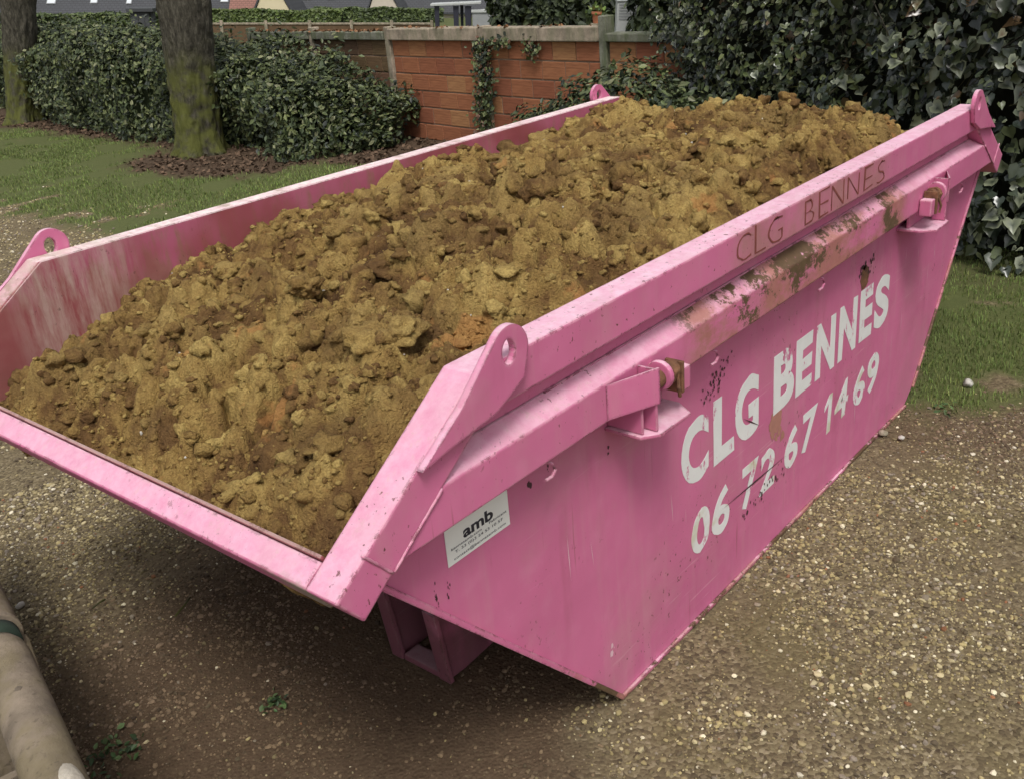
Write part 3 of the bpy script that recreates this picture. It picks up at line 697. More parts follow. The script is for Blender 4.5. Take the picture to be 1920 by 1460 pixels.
for (n, r0, r1, sub, jit, sd, nm) in ((30, 0.030, 0.055, 4, 0.012, 31, 'large_clod'), (380, 0.020, 0.042, 3, 0.012, 33, 'clod'), (4200, 0.008, 0.022, 2, 0.06, 32, 'small_clod'), (4200, 0.005, 0.010, 1, 0.06, 34, 'clod_crumb'), (21000, 0.0022, 0.0065, 1, 0.10, 35, 'soil_crumb')):
    V, F, tt = clods(n, r0, r1, sub, jit, sd)
    o = bpy.data.objects.new(nm + 's', np_mesh(nm, V, F, M_soil, True, {'tint': tt})); link(o); world_child(o, SOIL); tag(o, kind='stuff')
# pale stone chips in the soil
n = 90; x = RNG.uniform(-.25, 3.0, n); y = RNG.uniform(.12, 1.62, n); h, _ = soil(x, y); r = RNG.uniform(.002, .0045, n)
V, F, k = rocks(np.stack([x, y, h + r * .4], 1), r[:, None] * RNG.uniform(.7, 1.3, (n, 3)), 1, .05)
o = bpy.data.objects.new('stone_chips', np_mesh('stone_chips', V, F, M_stone)); link(o); world_child(o, SOIL); tag(o, kind='stuff')

# ------------------------------------------------------------------ gravel, scattered as one stuff object
def gravel(n, xr, yr, r0, r1, sub, seed, jit, vis=True):
    x = RNG.uniform(*xr, n); y = RNG.uniform(*yr, n)
    g, m, d = zones(x, y)
    dens = (1 - g) * (1 - m) * (1 - 0.05 * d) * (0.18 + 1.0 * smooth(0.3, 0.65, fbm(x * 2.3, y * 2.3, 3, 44)))
    keep = RNG.uniform(0, 1, n) < dens
    # frustum cull (a generous margin keeps a step to the side covered)
    P = np.stack([x, y, 0 * x], 1) - CO; c = P @ CM
    keep &= (c[:, 2] < -0.5) & (np.abs(c[:, 0] / -c[:, 2]) < 0.66) & (np.abs(c[:, 1] / -c[:, 2]) < 0.50)
    keep &= ~((x > 0.55) & (x < 2.55) & (y > 0.12) & (y < 1.63))
    x, y = x[keep], y[keep]; n = len(x); r = r0 * (r1 / r0) ** (RNG.uniform(0, 1, n) ** 3.0)
    pal = np.array([(0.115, 0.088, 0.058), (0.22, 0.175, 0.100), (0.33, 0.268, 0.142), (0.23, 0.190, 0.150), (0.45, 0.380, 0.240), (0.62, 0.560, 0.43), (0.25, 0.115, 0.062)])
    ci = RNG.choice(len(pal), n, p=[.22, .25, .23, .13, .115, .045, .01])
    col = pal[ci] * RNG.uniform(0.75, 1.2, (n, 1)); dm = d[keep][:, None]
    brown = np.array([(0.125, 0.088, 0.058)]) * RNG.uniform(0.4, 1.0, (n, 1)) ** 1.5 * 1.9; pick_b = RNG.uniform(0, 1, (n, 1)) < np.minimum(0.93, 1.1 * dm)
    col = np.where(pick_b, brown, col)
    yl = smooth(0.50, 0.66, fbm(x * 1.1 + 4, y * 1.1, 4, 88))[:, None]; col = col * (1 - yl * np.array([(0.0, 0.0, 0.10)])) * (1 + .02 * yl)
    r = r * (1 - 0.12 * dm[:, 0])
    R3 = r[:, None] * RNG.uniform(0.65, 1.35, (n, 3)); R3[:, 2] *= 0.7
    V, F, k = rocks(np.stack([x, y, ground_z(x, y) + r * 0.30], 1), R3, sub, jit, 0.15)
    return V, F, np.repeat(col, k, axis=0)
parts = [gravel(66000, (-1.0, 2.9), (-1.5, 2.8), 0.0042, 0.0100, 1, 1, .07), gravel(105000, (-1.0, 2.9), (-1.5, 2.8), 0.0026, 0.0050, 0, 3, .12), gravel(30000, (-0.8, 3.6), (2.4, 9.5), 0.007, 0.014, 1, 2, .05)]
bv0 = 0; Vs, Fs, Cs = [], [], []
for V, F, c in parts: Vs.append(V); Fs.append(F + bv0); Cs.append(c); bv0 += len(V)
o = link(bpy.data.objects.new('gravel', np_mesh('gravel', np.vstack(Vs), np.vstack(Fs), M_pebble, False, {'tint': np.vstack(Cs)})))
tag(o, 'tan and grey gravel spread over the yard around the skip', 'gravel', kind='stuff')

# ------------------------------------------------------------------ grass, litter
def blades(x, y, z, L, w, cols, lean=0.6):
    n = len(x); a = RNG.uniform(0, 2 * math.pi, n); le = RNG.uniform(0.15, 1, n) * lean
    dx, dy = np.cos(a), np.sin(a); sxn, syn = -dy * w, dx * w
    b = np.stack([x, y, z], 1); s = np.stack([sxn, syn, 0 * x], 1)
    m = b + np.stack([dx * le * L * .45, dy * le * L * .45, L * .62], 1); t = b + np.stack([dx * le * L, dy * le * L, L * (1 - .25 * le)], 1)
    V = np.stack([b - s, b + s, m - s * .7, m + s * .7, t], 1).reshape(-1, 3); k = np.arange(n)[:, None] * 5
    F = np.concatenate([k + [0, 1, 3], k + [0, 3, 2], k + [2, 3, 4]], 0)
    return V, F, np.repeat(cols, 5, axis=0)
def grass_field(n, xr, yr, L0, L1, w, thr=0.35):
    x = RNG.uniform(*xr, n); y = RNG.uniform(*yr, n); g, m, d = zones(x, y)
    keep = (g * (1 - m * .9)) * smooth(.30, .46, fbm(x * 1.9 + 7, y * 1.9, 4, 91)) > RNG.uniform(thr, 1, n); keep &= x < wall_x(y) - .1; x, y = x[keep], y[keep]; n = len(x)
    c = np.array([(0.112, 0.155, 0.042)]) * RNG.uniform(.55, 1.5, (n, 1)) * np.array([1, 1, 1.])
    c = c + (RNG.uniform(0, 1, (n, 1)) < 0.18) * np.array([(0.07, 0.05, 0.02)]); dry = fbm(x * 1.5, y * 1.5, 3, 77)[:, None]
    c = c * (0.7 + 0.7 * dry)
    return blades(x, y, ground_z(x, y) - .003, RNG.uniform(L0, L1, n), w, c)
Vs, Fs, Cs, bv0 = [], [], [], 0
for a in (grass_field(62000, (2.5, 5.0), (-2.0, 2.4), 0.012, 0.036, 0.0022), grass_field(72000, (2.4, 6.4), (5.2, 16), 0.015, 0.042, 0.0038), grass_field(12000, (3.0, 6.0), (2.0, 6.0), 0.025, 0.06, 0.003)):
    Vs.append(a[0]); Fs.append(a[1] + bv0); Cs.append(a[2]); bv0 += len(a[0])
o = link(bpy.data.objects.new('grass', np_mesh('grass', np.vstack(Vs), np.vstack(Fs), M_grass, False, {'tint': np.vstack(Cs)})))
tag(o, 'short patchy grass beside the gravel and the ivy', 'grass', kind='stuff')

def leaves(P, Nn, size, cols, aspect=0.5, fold=0.25, shape='oval', droop=0.0):
    """P centres, Nn facing normals (n,3); one folded leaf each"""
    n = len(P); Nn = Nn / np.linalg.norm(Nn, axis=1)[:, None]
    t = RNG.normal(size=(n, 3)); t[:, 2] -= droop; t = t - (t * Nn).sum(1)[:, None] * Nn; t /= np.linalg.norm(t, axis=1)[:, None] + 1e-9
    s = np.cross(Nn, t)
    if shape == 'oval':
        prof = [(-.5, 0, 0), (-.12, .5, 1), (.25, .36, .7), (.55, 0, -.25), (.25, -.36, .7), (-.12, -.5, 1)]
        tri = [(0, 1, 2), (0, 2, 3), (0, 3, 4), (0, 4, 5)]; rim = np.zeros(6)
    else:  # ivy: heart with soft shoulders
        prof = [(-.30, 0, 0), (-.46, .26, .5), (-.22, .50, 1), (.08, .40, .8), (.26, .22, .4), (.58, 0, -.35), (.26, -.22, .4), (.08, -.40, .8), (-.22, -.50, 1), (-.46, -.26, .5), (.05, 0, -.05)]
        tri = [(10, i, (i + 1) % 10) for i in range(10)]; rim = np.array([1.] * 10 + [0.])
    prof = np.array(prof); k = len(prof)
    sz = size[:, None, None]
    V = P[:, None, :] + sz * (prof[None, :, 0:1] * t[:, None, :] + aspect * 2 * prof[None, :, 1:2] * s[:, None, :] + fold * prof[None, :, 2:3] * aspect * Nn[:, None, :])
    F = np.array(tri)[None] + (np.arange(n) * k)[:, None, None]
    return V.reshape(-1, 3), F.reshape(-1, 3), np.repeat(cols, k, axis=0), np.tile(rim, n)
n = 9000; x = RNG.uniform(4.0, 6.9, n); y = RNG.uniform(5.8, 17, n); g, m, d = zones(x, y); kp = m > RNG.uniform(.3, 1, n); x, y = x[kp], y[kp]; n = len(x)
Nn = RNG.normal(size=(n, 3)) * .5 + np.array([0, 0, 1]); cc = np.array([(0.100, 0.066, 0.044)]) * RNG.uniform(.35, 1.5, (n, 1))
V, F, c, _ = leaves(np.stack([x, y, ground_z(x, y) + .012], 1), Nn, RNG.uniform(.02, .055, n), cc)
o = link(bpy.data.objects.new('leaf_litter', np_mesh('leaf_litter', V, F, M_litter, False, {'tint': c})))
tag(o, 'brown dead leaves and bark mulch under the trees and hedge', 'leaf litter', kind='stuff')

# ------------------------------------------------------------------ trees by the hedge
def tree(px, py, pxt, r0, r1, label, seed, h=4.2):
    base = ground_at(px, py); dist = np.linalg.norm(base - CO)
    # lean so that the trunk passes under pixel pxt at the top edge of the picture
    d = ray(pxt, 0); tt = (base[0] - CO[0] + base[1] - CO[1]) / (d[0] + d[1]); top = CO + tt * d
    ax = (top - base) / (top[2] - base[2])
    root = empty('tree', tuple(base)); tag(root, label, 'tree', 'trees standing by the hedge')
    ns, nr = 96, 130; th = np.linspace(0, 2 * math.pi, ns, endpoint=False); zz = np.linspace(-0.1, h, nr)
    T, Zz = np.meshgrid(th, zz, indexing='xy')
    lean = np.minimum(Zz, 2.6)
    r = (r0 + (r1 - r0) * np.clip(Zz / 2.2, 0, 1)) + 0.34 * r0 * np.exp(-np.clip(Zz, 0, 9) / 0.16) * (1 + .5 * np.sin(T * 5 + seed)) - 0.02 * np.clip(Zz - 2.2, 0, 9) * 1.2
    bumpn = fbm(np.cos(T) * 2.2 + 9 * seed, np.sin(T) * 2.2 + Zz * 1.3, 4, seed) - .5
    fine = np.abs(fbm(T / (2 * math.pi) * 26 + 5 * seed, Zz * 5.0, 4, seed + 3) - .5) * 2 - .35
    fine *= np.minimum(1, np.minimum(T, 2 * math.pi - T) * 3)
    r = np.maximum(r * (1 + .22 * bumpn) + 0.045 * fine, .04)
    V = np.stack([ax[0] * lean + r * np.cos(T), ax[1] * lean + r * np.sin(T), Zz], 2).reshape(-1, 3)
    I = np.arange(ns * nr).reshape(nr, ns); J = np.roll(I, -1, 1)
    Fq = np.stack([I[:-1].ravel(), J[:-1].ravel(), J[1:].ravel(), I[1:].ravel()], 1)
    o = bpy.data.objects.new('trunk', np_mesh('trunk', V, Fq, M_bark, True)); link(o, root)
    for k in range(5):
        a = seed + k * 1.25; z0 = h - 1.3 + .28 * k; p0 = Vector((ax[0] * 2.6, ax[1] * 2.6, z0)); dv = Vector((math.cos(a), math.sin(a), 1.1)).normalized()
        MB().tube([p0, p0 + dv * .8, p0 + dv * 1.6 + Vector((0, 0, .3)), p0 + dv * 2.4 + Vector((0, 0, .9))], [.075, .06, .04, .015], 8).build('limb', M_bark, root, smooth_sh=True, world=False)
    return root
tree(377, 287, 343, 0.245, 0.315, 'thick mossy tree trunk standing in leaf litter right beside the hedge', 2)
tree(44, 228, 34, 0.235, 0.27, 'tree trunk at the far left edge, farther back in front of the hedge', 5)

# ------------------------------------------------------------------ hedge and bushes
def pick(cols, w, n):
    return np.array(cols)[RNG.choice(len(cols), n, p=w)] * RNG.uniform(.65, 1.4, (n, 1))
HC = [(0.036, 0.050, 0.020), (0.066, 0.084, 0.030), (0.115, 0.132, 0.050), (0.018, 0.025, 0.016), (0.16, 0.165, 0.088)]
HW = [.34, .28, .16, .16, .06]
def foliage_obj(name, P, Nn, size, cols, root, **k):
    V, F, c, _ = leaves(P, Nn, size, cols, **k)
    o = bpy.data.objects.new(name, np_mesh(name, V, F, M_leaf, False, {'tint': c})); link(o); world_child(o, root); tag(o, kind='stuff'); return o
def hedge_front(y): return np.interp(y, [7.0, 7.3, 7.7, 8.3, 10.5, 12.5, 15, 17.5, 24], [6.1, 5.72, 5.55, 5.70, 5.78, 5.86, 6.5, 7.0, 8.2])
def hedge_h(y): return np.interp(y, [7.0, 7.25, 7.6, 8.0, 8.7, 10.5, 14, 24], [.32, .52, .74, .90, 1.02, 1.20, 1.30, 1.30])
HED = empty('clipped_hedge', (6.2, 11, 0)); tag(HED, 'long dark green hedge behind the two tree trunks', 'hedge')
def hedge_pts(n, ymin, ymax):
    y = ymin + (ymax - ymin) * RNG.uniform(0, 1, n) ** 1.35; H = hedge_h(y); Fx = hedge_front(y); dep = 1.15
    s = RNG.uniform(0, 1, n) * (H + dep); onf = s < H
    bul = (fbm(y * 2.0, s * 2.0, 5, 33) - .5)
    rc = .32
    zf = np.where(onf, s, H); xf_ = np.where(onf, 0, s - H)
    # round the shoulder
    sh = np.clip((zf - (H - rc)) / rc, 0, 1) * np.clip(1 - xf_ / rc, 0, 1)
    x = Fx + xf_ + .18 * sh - bul * .95 * np.where(onf, 1, .2) - .04; z = zf - .13 * sh + bul * .42 * np.where(onf, 0, 1)
    Nn = np.stack([-np.where(onf, 1 - .5 * sh, .25 + .3 * sh), -.15 + 0 * x, np.where(onf, .35 + .5 * sh, 1)], 1) + RNG.normal(size=(n, 3)) * .55
    dep_in = np.where(RNG.uniform(0, 1, n) < .06, -RNG.uniform(.03, .17, n), RNG.exponential(.06, n)); x = x + np.where(onf, dep_in, 0); z = z - np.where(onf, 0, dep_in)
    y = y + RNG.normal(size=n) * .03
    return np.stack([x, y, np.maximum(z, .02)], 1), Nn
P, Nn = hedge_pts(50000, 7.0, 22.0)
foliage_obj('hedge_leaves', P, Nn, RNG.uniform(.035, .085, len(P)), pick(HC, HW, len(P)), HED, aspect=.28)
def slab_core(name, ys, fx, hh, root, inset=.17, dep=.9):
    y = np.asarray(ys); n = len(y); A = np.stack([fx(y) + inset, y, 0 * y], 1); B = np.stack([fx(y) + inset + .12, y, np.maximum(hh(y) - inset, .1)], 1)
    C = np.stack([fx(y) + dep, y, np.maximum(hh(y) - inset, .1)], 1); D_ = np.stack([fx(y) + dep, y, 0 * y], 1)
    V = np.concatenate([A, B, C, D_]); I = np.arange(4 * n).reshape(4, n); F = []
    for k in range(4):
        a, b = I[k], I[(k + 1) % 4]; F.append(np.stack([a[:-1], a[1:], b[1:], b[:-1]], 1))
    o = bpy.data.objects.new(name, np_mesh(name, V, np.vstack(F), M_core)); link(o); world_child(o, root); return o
slab_core('shade_core', np.linspace(7.65, 22, 40), hedge_front, hedge_h, HED)  # solid core added behind the leaves, dark in place of inner shade
# bush in front of the right-hand wall bays
def bush(root, cx, cy, rx, ry, rz, n, cols, w, size, name='bush_leaves', aspect=.28, droop=0.0, up=.35):
    u = RNG.normal(size=(n, 3)); u[:, 2] = np.abs(u[:, 2]); u /= np.linalg.norm(u, axis=1)[:, None]
    lob = .72 + .5 * fbm(np.arctan2(u[:, 1], u[:, 0]) * 2.1 + 3 + cx, u[:, 2] * 3.3 + cy, 3, 55); rad = lob * (1 - RNG.exponential(.06, n))
    P = np.stack([cx + rx * u[:, 0] * rad, cy + ry * u[:, 1] * rad, np.maximum(rz * u[:, 2] * rad, .02)], 1)
    Nn = u / np.array([rx, ry, rz]) * min(rx, ry, rz) + RNG.normal(size=(n, 3)) * .5 + np.array([0, 0, up])
    foliage_obj(name, P, Nn, RNG.uniform(*size, n), pick(cols, w, n), root, aspect=aspect, droop=droop)
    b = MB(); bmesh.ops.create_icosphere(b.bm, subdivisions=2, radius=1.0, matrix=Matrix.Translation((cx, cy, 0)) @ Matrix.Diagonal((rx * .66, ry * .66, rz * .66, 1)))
    b.build('shade_core', M_core, root, smooth_sh=True)
for cx, cy, rx, ry, rz, n, lab in ((5.80, 4.25, .55, .78, .62, 3600, 'low spreading bush against the wall under its ivy-covered post'), (5.60, 3.35, .75, .95, 1.02, 6000, 'taller bush between the brick wall and the ivy'), (5.1, 2.55, .6, .7, .9, 3500, 'dark bush at the foot of the ivy behind the skip corner')):
    r = empty('bush', (cx, cy, 0)); tag(r, lab, 'bush', 'bushes below the brick wall')
    bush(r, cx, cy, rx, ry, rz, n, HC, HW, (.035, .075))
# ------------------------------------------------------------------ garden wall of clay blocks
WD = Vector((0.172, 1.0, 0)).normalized(); WN = Vector((-WD.y, WD.x, 0))           # WN points to the camera side (-x)
WALL = empty('garden_wall', (wall_x(6.0), 6.0, 0)); WALL.rotation_euler = (0, 0, math.atan2(WD.y, WD.x)); tag(WALL, 'terracotta block garden wall with concrete posts and coping', 'wall')
def wl_y(y): return (y - 6.0) / WD.y        # local coordinate along the wall
posts = [wl_y(v) for v in (2.43, 4.10, 5.77, 7.44, 9.11, 10.78)]
# local frame: +x along the wall (away), +y towards the camera side
TOP = 1.062
def wbox(name, mat, x0, x1, y0, y1, z0, z1, bev=.004): return MB().box(x0, x1, y0, y1, z0, z1).build(name, mat, WALL, bevel=bev, world=False)
brick_me = {}
def brick(mat, L, x, z, H=.184):
    key = (mat.name, round(L, 3), round(H, 3))
    if key not in brick_me:
        o = MB().box(-L / 2, L / 2, -.075, .0, 0, H).build('brick', mat, WALL, bevel=.006, world=False); brick_me[key] = o.data
    else:
        o = bpy.data.objects.new('brick', brick_me[key]); link(o, WALL)
    o.location = (x, random.uniform(-.003, .004), z); o.rotation_euler = (0, random.uniform(-.006, .006), 0)
for i in range(len(posts) - 1):
    a, b = posts[i] + .05, posts[i + 1] - .05
    brown = i >= 3; mat = M_brown if brown else M_terra
    wbox('mortar_bed', M_mortar, a, b, -.070, -.008, 0, TOP - .002, 0)
    nb = 5; L = (b - a) / nb
    for c in range(6):
        H = .165 if c < 5 else TOP - .004 - 5 * .178
        z = c * .178; off = 0 if c % 2 else L / 2
        xs = [a + off + L * k for k in range(nb + (0 if off == 0 else -1))]
        for x in xs: brick(mat, L - .011, x + L / 2, z, H)
        if off: brick(mat, L / 2 - .018, a + L / 4, z, H); brick(mat, L / 2 - .018, b - L / 4, z, H)
for i, p in enumerate(posts):
    o = wbox('post', M_moss if i in (1, 5) else M_conc, p - .047, p + .047, -.085, .028, 0, 1.20 if i != 1 else 1.275, .008)
for i in range(len(posts) - 1):
    a, b = posts[i] + .048, posts[i + 1] - .048
    if i == 0: a, b, z1, mat = a, b, 1.13, M_moss
    else: z1, mat = (1.185, M_conc) if i in (1, 2) else (1.15, M_moss)
    x = a
    while x < b - .05:                                   # coping stones
        x2 = min(b, x + .80)
        if b - x2 < .2: x2 = b
        wbox('coping_stone', mat, x + .002, x2 - .002, -.115, .052, TOP, z1 + random.uniform(-.006, .006), .010); x = x2
# ivy strand on the middle post and along the coping
def wl2w(x, y, z): return WALL.matrix_world @ Vector((x, y, z))
bpy.context.view_layer.update()
IS = empty('ivy_strand', tuple(wl2w(posts[2], .05, 0))); tag(IS, 'thin ivy strand climbing the wall beside the low bush', 'ivy')
pl = []
for k in range(900):
    t = random.random(); z = t ** .8 * 1.06; pl.append((posts[2] + random.gauss(0, .075) + .05 * math.sin(z * 6), .045 + random.uniform(0, .06), z))
for k in range(150): pl.append((posts[2] - random.uniform(0, .5), .05 + random.uniform(0, .05), 1.05 + random.gauss(0, .03)))
for k in range(90): pl.append((posts[2] - .75 + random.gauss(0, .06), .05, 1.0 + random.gauss(0, .05)))
P = np.array([wl2w(*p)[:] for p in pl]); n = len(P)
Nn = np.array([(-1., -.2, .4)]) + RNG.normal(size=(n, 3)) * .6
foliage_obj('ivy_leaves', P, Nn, RNG.uniform(.02, .055, n), pick(HC + [(0.10, 0.05, 0.03)], [.26, .22, .16, .16, .06, .14], n), IS, aspect=.4)
for k in range(4):
    pts = [wl2w(posts[2] + random.gauss(0, .05) + .05 * math.sin(z * 5 + k), .035, z) for z in np.linspace(0, 1.06, 9)]
    MB().tube(pts, .006, 5).build('stem', M_bark, IS, smooth_sh=True)
# dry debris on the coping
n = 700; x = RNG.uniform(posts[1], posts[5], n); P = np.array([wl2w(a, random.uniform(-.1, .05), 1.19 if a < posts[3] else 1.156)[:] for a in x])
kp = RNG.uniform(0, 1, n) < np.where(x > posts[3], .9, .12); P = P[kp]; n = len(P)
V, F, c, _ = leaves(P, RNG.normal(size=(n, 3)) * .5 + np.array([0, 0, 1]), RNG.uniform(.02, .06, n), np.array([(0.16, 0.085, 0.045)]) * RNG.uniform(.4, 1.9, (n, 1)))
o = link(bpy.data.objects.new('coping_debris', np_mesh('coping_debris', V, F, M_litter, False, {'tint': c}))); tag(o, 'dry leaf debris lying on the wall coping', 'leaf litter', kind='stuff')

# ------------------------------------------------------------------ ivy bank on the right
IV = np.array([(3.9, -2.2), (4.35, -0.8), (4.62, 0.25), (4.92, 0.95), (5.38, 1.9), (5.74, 2.75), (5.98, 3.42)])
seg = np.linalg.norm(np.diff(IV, axis=0), axis=1); cum = np.r_[0, np.cumsum(seg)]
def iv_at(s):
    p = np.stack([np.interp(s, cum, IV[:, 0]), np.interp(s, cum, IV[:, 1])], 1); q = np.stack([np.interp(s + .05, cum, IV[:, 0]), np.interp(s + .05, cum, IV[:, 1])], 1)
    d = q - p; d /= np.linalg.norm(d, axis=1)[:, None] + 1e-9; return p, np.stack([-d[:, 1], d[:, 0]], 1)
IVY = empty('ivy_bank', (4.9, 0.9, 0)); tag(IVY, 'tall bank of large-leaved ivy on the right beyond the skip', 'ivy')
HI = 2.5
def ivy_pts(n, deep):
    s = RNG.uniform(0, cum[-1] - .06, n); z = RNG.uniform(.02, HI, n)
    p, nn = iv_at(s); bul = (fbm(s * 1.9, z * 1.9, 4, 66) - .5) * .62 + (fbm(s * 6, z * 6, 3, 67) - .5) * .22
    off = bul + .04 - RNG.exponential(deep, n) - .25 * np.clip(z - 1.7, 0, 1) * 0
    P = np.stack([p[:, 0] + nn[:, 0] * off, p[:, 1] + nn[:, 1] * off, z], 1)
    return P, np.stack([nn[:, 0], nn[:, 1], 0 * z + .55], 1), s, z
IVC = [(0.105, 0.066, 0.032), (0.024, 0.032, 0.022), (0.040, 0.050, 0.031), (0.075, 0.090, 0.044), (0.18, 0.195, 0.115), (0.012, 0.016, 0.013)]
IVW = [.025, .345, .25, .17, .08, .13]
P, Nn, s, z = ivy_pts(10500, .075); n = len(P)
Nn = Nn + RNG.normal(size=(n, 3)) * .42
size = .032 + .074 * RNG.uniform(0, 1, n) ** 1.2; size = size * np.where(s > 3.9, .66, 1.0); cols = pick(IVC, IVW, n)
V, F, c, rim = leaves(P, Nn, size, cols, aspect=.46, fold=.42, shape='ivy', droop=1.3)
vari = np.repeat(RNG.uniform(0, 1, n) < .22, 11); c = np.where((vari & (rim > .5))[:, None], c * .4 + np.array([(0.20, 0.215, 0.14)]), c)
depth = ((P - CO) @ CM[:, 2]) * -1
vis = (P - CO) @ CM; u = 960 + F_PX * vis[:, 0] / -vis[:, 2]; w = 730 - F_PX * vis[:, 1] / -vis[:, 2]
pn, nn_ = iv_at(s); outward = ((P[:, :2] - pn) * nn_).sum(1)
score = np.where((u > 1230) & (u < 1940) & (w > -20) & (w < 520), size / depth + .02 * outward / depth, -1)
order = np.argsort(-score); big = np.zeros(n, bool); big[order[:300]] = True
Vr = V.reshape(n, 11, 3); cr = c.reshape(n, 11, 3); Ft = F.reshape(n, 10, 3)[0]
rest = ~big; nr = rest.sum()
o = bpy.data.objects.new('ivy_foliage', np_mesh('ivy_foliage', Vr[rest].reshape(-1, 3), (Ft[None] + (np.arange(nr) * 11)[:, None, None]).reshape(-1, 3), M_ivy, True, {'tint': cr[rest].reshape(-1, 3)}))
link(o); world_child(o, IVY); tag(o, kind='stuff')
for i in np.where(big)[0]:
    ctr = P[i]; o = bpy.data.objects.new('leaf', np_mesh('leaf', Vr[i] - ctr, Ft, M_ivy, True, {'tint': cr[i]})); link(o); world_child(o, IVY); o.location = tuple(ctr)
# small-leaved, greener growth at the left end and top of the bank
P, Nn, s, z = ivy_pts(13000, .10); kp = s > 3.5 + RNG.normal(size=len(s)) * .35; P, Nn = P[kp], Nn[kp]; n = len(P)
foliage_obj('small_leaves', P, Nn + RNG.normal(size=(n, 3)) * .5, RNG.uniform(.03, .07, n), pick(HC, HW, n), IVY, aspect=.32)
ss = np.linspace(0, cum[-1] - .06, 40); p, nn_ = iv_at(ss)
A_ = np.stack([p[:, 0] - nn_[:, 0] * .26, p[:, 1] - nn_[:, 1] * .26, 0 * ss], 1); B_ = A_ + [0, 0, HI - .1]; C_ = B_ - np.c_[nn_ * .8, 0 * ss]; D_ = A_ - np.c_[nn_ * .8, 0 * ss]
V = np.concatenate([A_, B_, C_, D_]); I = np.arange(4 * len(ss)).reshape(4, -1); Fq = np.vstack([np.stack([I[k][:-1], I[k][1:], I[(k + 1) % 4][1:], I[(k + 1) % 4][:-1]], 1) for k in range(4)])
o = bpy.data.objects.new('shade_core', np_mesh('shade_core', V, Fq, M_dark)); link(o); world_child(o, IVY)  # solid core added inside the bank, its dark colour stands for shade
for k in range(70):                                     # vine stems
    s0 = random.uniform(.3, cum[-1] - .5); z0 = random.uniform(.1, 1.9); pts = []
    for j in range(7):
        sa = np.array([np.clip(s0 + .05 * j * random.uniform(-1, 2), 0, cum[-1] - .1)]); za = z0 + .11 * j * random.uniform(.3, 1.2)
        p, nn_ = iv_at(sa); of = (fbm(sa * 1.9, np.array([za]) * 1.9, 4, 66)[0] - .5) * .62 - .03
        pts.append((p[0, 0] + nn_[0, 0] * of, p[0, 1] + nn_[0, 1] * of, za))
    MB().tube(pts, random.uniform(.002, .006), 5).build('stem', M_bark, IVY, smooth_sh=True)

# ------------------------------------------------------------------ concrete log fence, bottom left
FD = Vector((0.195, 0.78, 0)).normalized(); FZ = 0.56; FR = 0.052
FP = Vector((-0.736, 0.319, 0)) + Vector((-FD.y, FD.x, 0)) * (FR - .002) + Vector((0, 0, FZ))
FEN = empty('log_fence', (FP.x, FP.y, 0)); tag(FEN, 'low beige concrete log fence with a rounded rail at the lower left corner', 'fence')
def fpt(s, side=0.0, z=0.0): return FP + FD * s + Vector((FD.y, -FD.x, 0)) * side + Vector((0, 0, z))
def log(name, s0, s1, r, mat, n=26, seed=0):
    ns = 40; ss = np.linspace(s0, s1, n); th = np.linspace(0, 2 * math.pi, ns, endpoint=False)
    V = []
    for i, q in enumerate(ss):
        e = min(i, n - 1 - i); rr0 = r * (1 - .30 * max(0, 1 - e / 2.0) ** 2)
        for t in th:
            rr = rr0 * (1 + .03 * (vnoise(np.array([math.cos(t) * 2 + seed]), np.array([q * 7 + math.sin(t) * 2]))[0] - .5))
            V.append(fpt(q, rr * math.cos(t), rr * math.sin(t))[:])
    I = np.arange(n * ns).reshape(n, ns); J = np.roll(I, -1, 1); F = np.stack([I[:-1].ravel(), J[:-1].ravel(), J[1:].ravel(), I[1:].ravel()], 1)
    V.append(fpt(s0)[:]); V.append(fpt(s1)[:]); me = np_mesh(name, np.array(V), F, mat, True)
    bm = bmesh.new(); bm.from_mesh(me); bm.verts.ensure_lookup_table(); c0, c1 = bm.verts[n * ns], bm.verts[n * ns + 1]
    for k in range(ns): bm.faces.new((bm.verts[I[0, (k + 1) % ns]], bm.verts[I[0, k]], c0)); bm.faces.new((bm.verts[I[-1, k]], bm.verts[I[-1, (k + 1) % ns]], c1))
    bmesh.ops.recalc_face_normals(bm, faces=bm.faces); bm.to_mesh(me); bm.free()
    o = bpy.data.objects.new(name, me); link(o); world_child(o, FEN); return o
JS = 0.605
log('rail', -0.75, JS - .012, FR, M_fence, 40, 1)
log('rail', JS + .022, 1.9, FR * 1.03, M_fence, 40, 7)
MB().tube([fpt(JS - .014), fpt(JS + .024)], FR * .93, 30).build('joint_moss', M_green, FEN, smooth_sh=True)
MB().tube([fpt(JS + .030), fpt(JS + .048)], FR * 1.10, 30).build('rail_collar', M_fence, FEN, bevel=.003)
# cement patch: a shallow cap lying on the rail
def patch(s0, sw, t0, tw, mat, name, thick=.004, seed=0):
    n, k = 26, 14; V = []
    for i in range(n):
        for j in range(k):
            a = 2 * math.pi * i / n; q = j / (k - 1); rad = .8 + .35 * vnoise(np.array([math.cos(a) * 1.7 + seed]), np.array([math.sin(a) * 1.7]))[0]
            s_ = s0 + sw * q * rad * math.cos(a); t_ = t0 + tw * q * rad * math.sin(a); rr = FR + thick * (1 - q ** 3) - .0015 + .0012 * random.random()
            V.append(fpt(s_, rr * math.cos(t_), rr * math.sin(t_))[:])
    I = np.arange(n * k).reshape(n, k); J = np.roll(I, -1, 0); F = np.stack([I[:, :-1].ravel(), I[:, 1:].ravel(), J[:, 1:].ravel(), J[:, :-1].ravel()], 1)
    o = bpy.data.objects.new(name, np_mesh(name, np.array(V), F, mat, True)); link(o); world_child(o, FEN)
patch(0.0, .060, 1.05, .50, M_cement, 'cement_patch', .006)
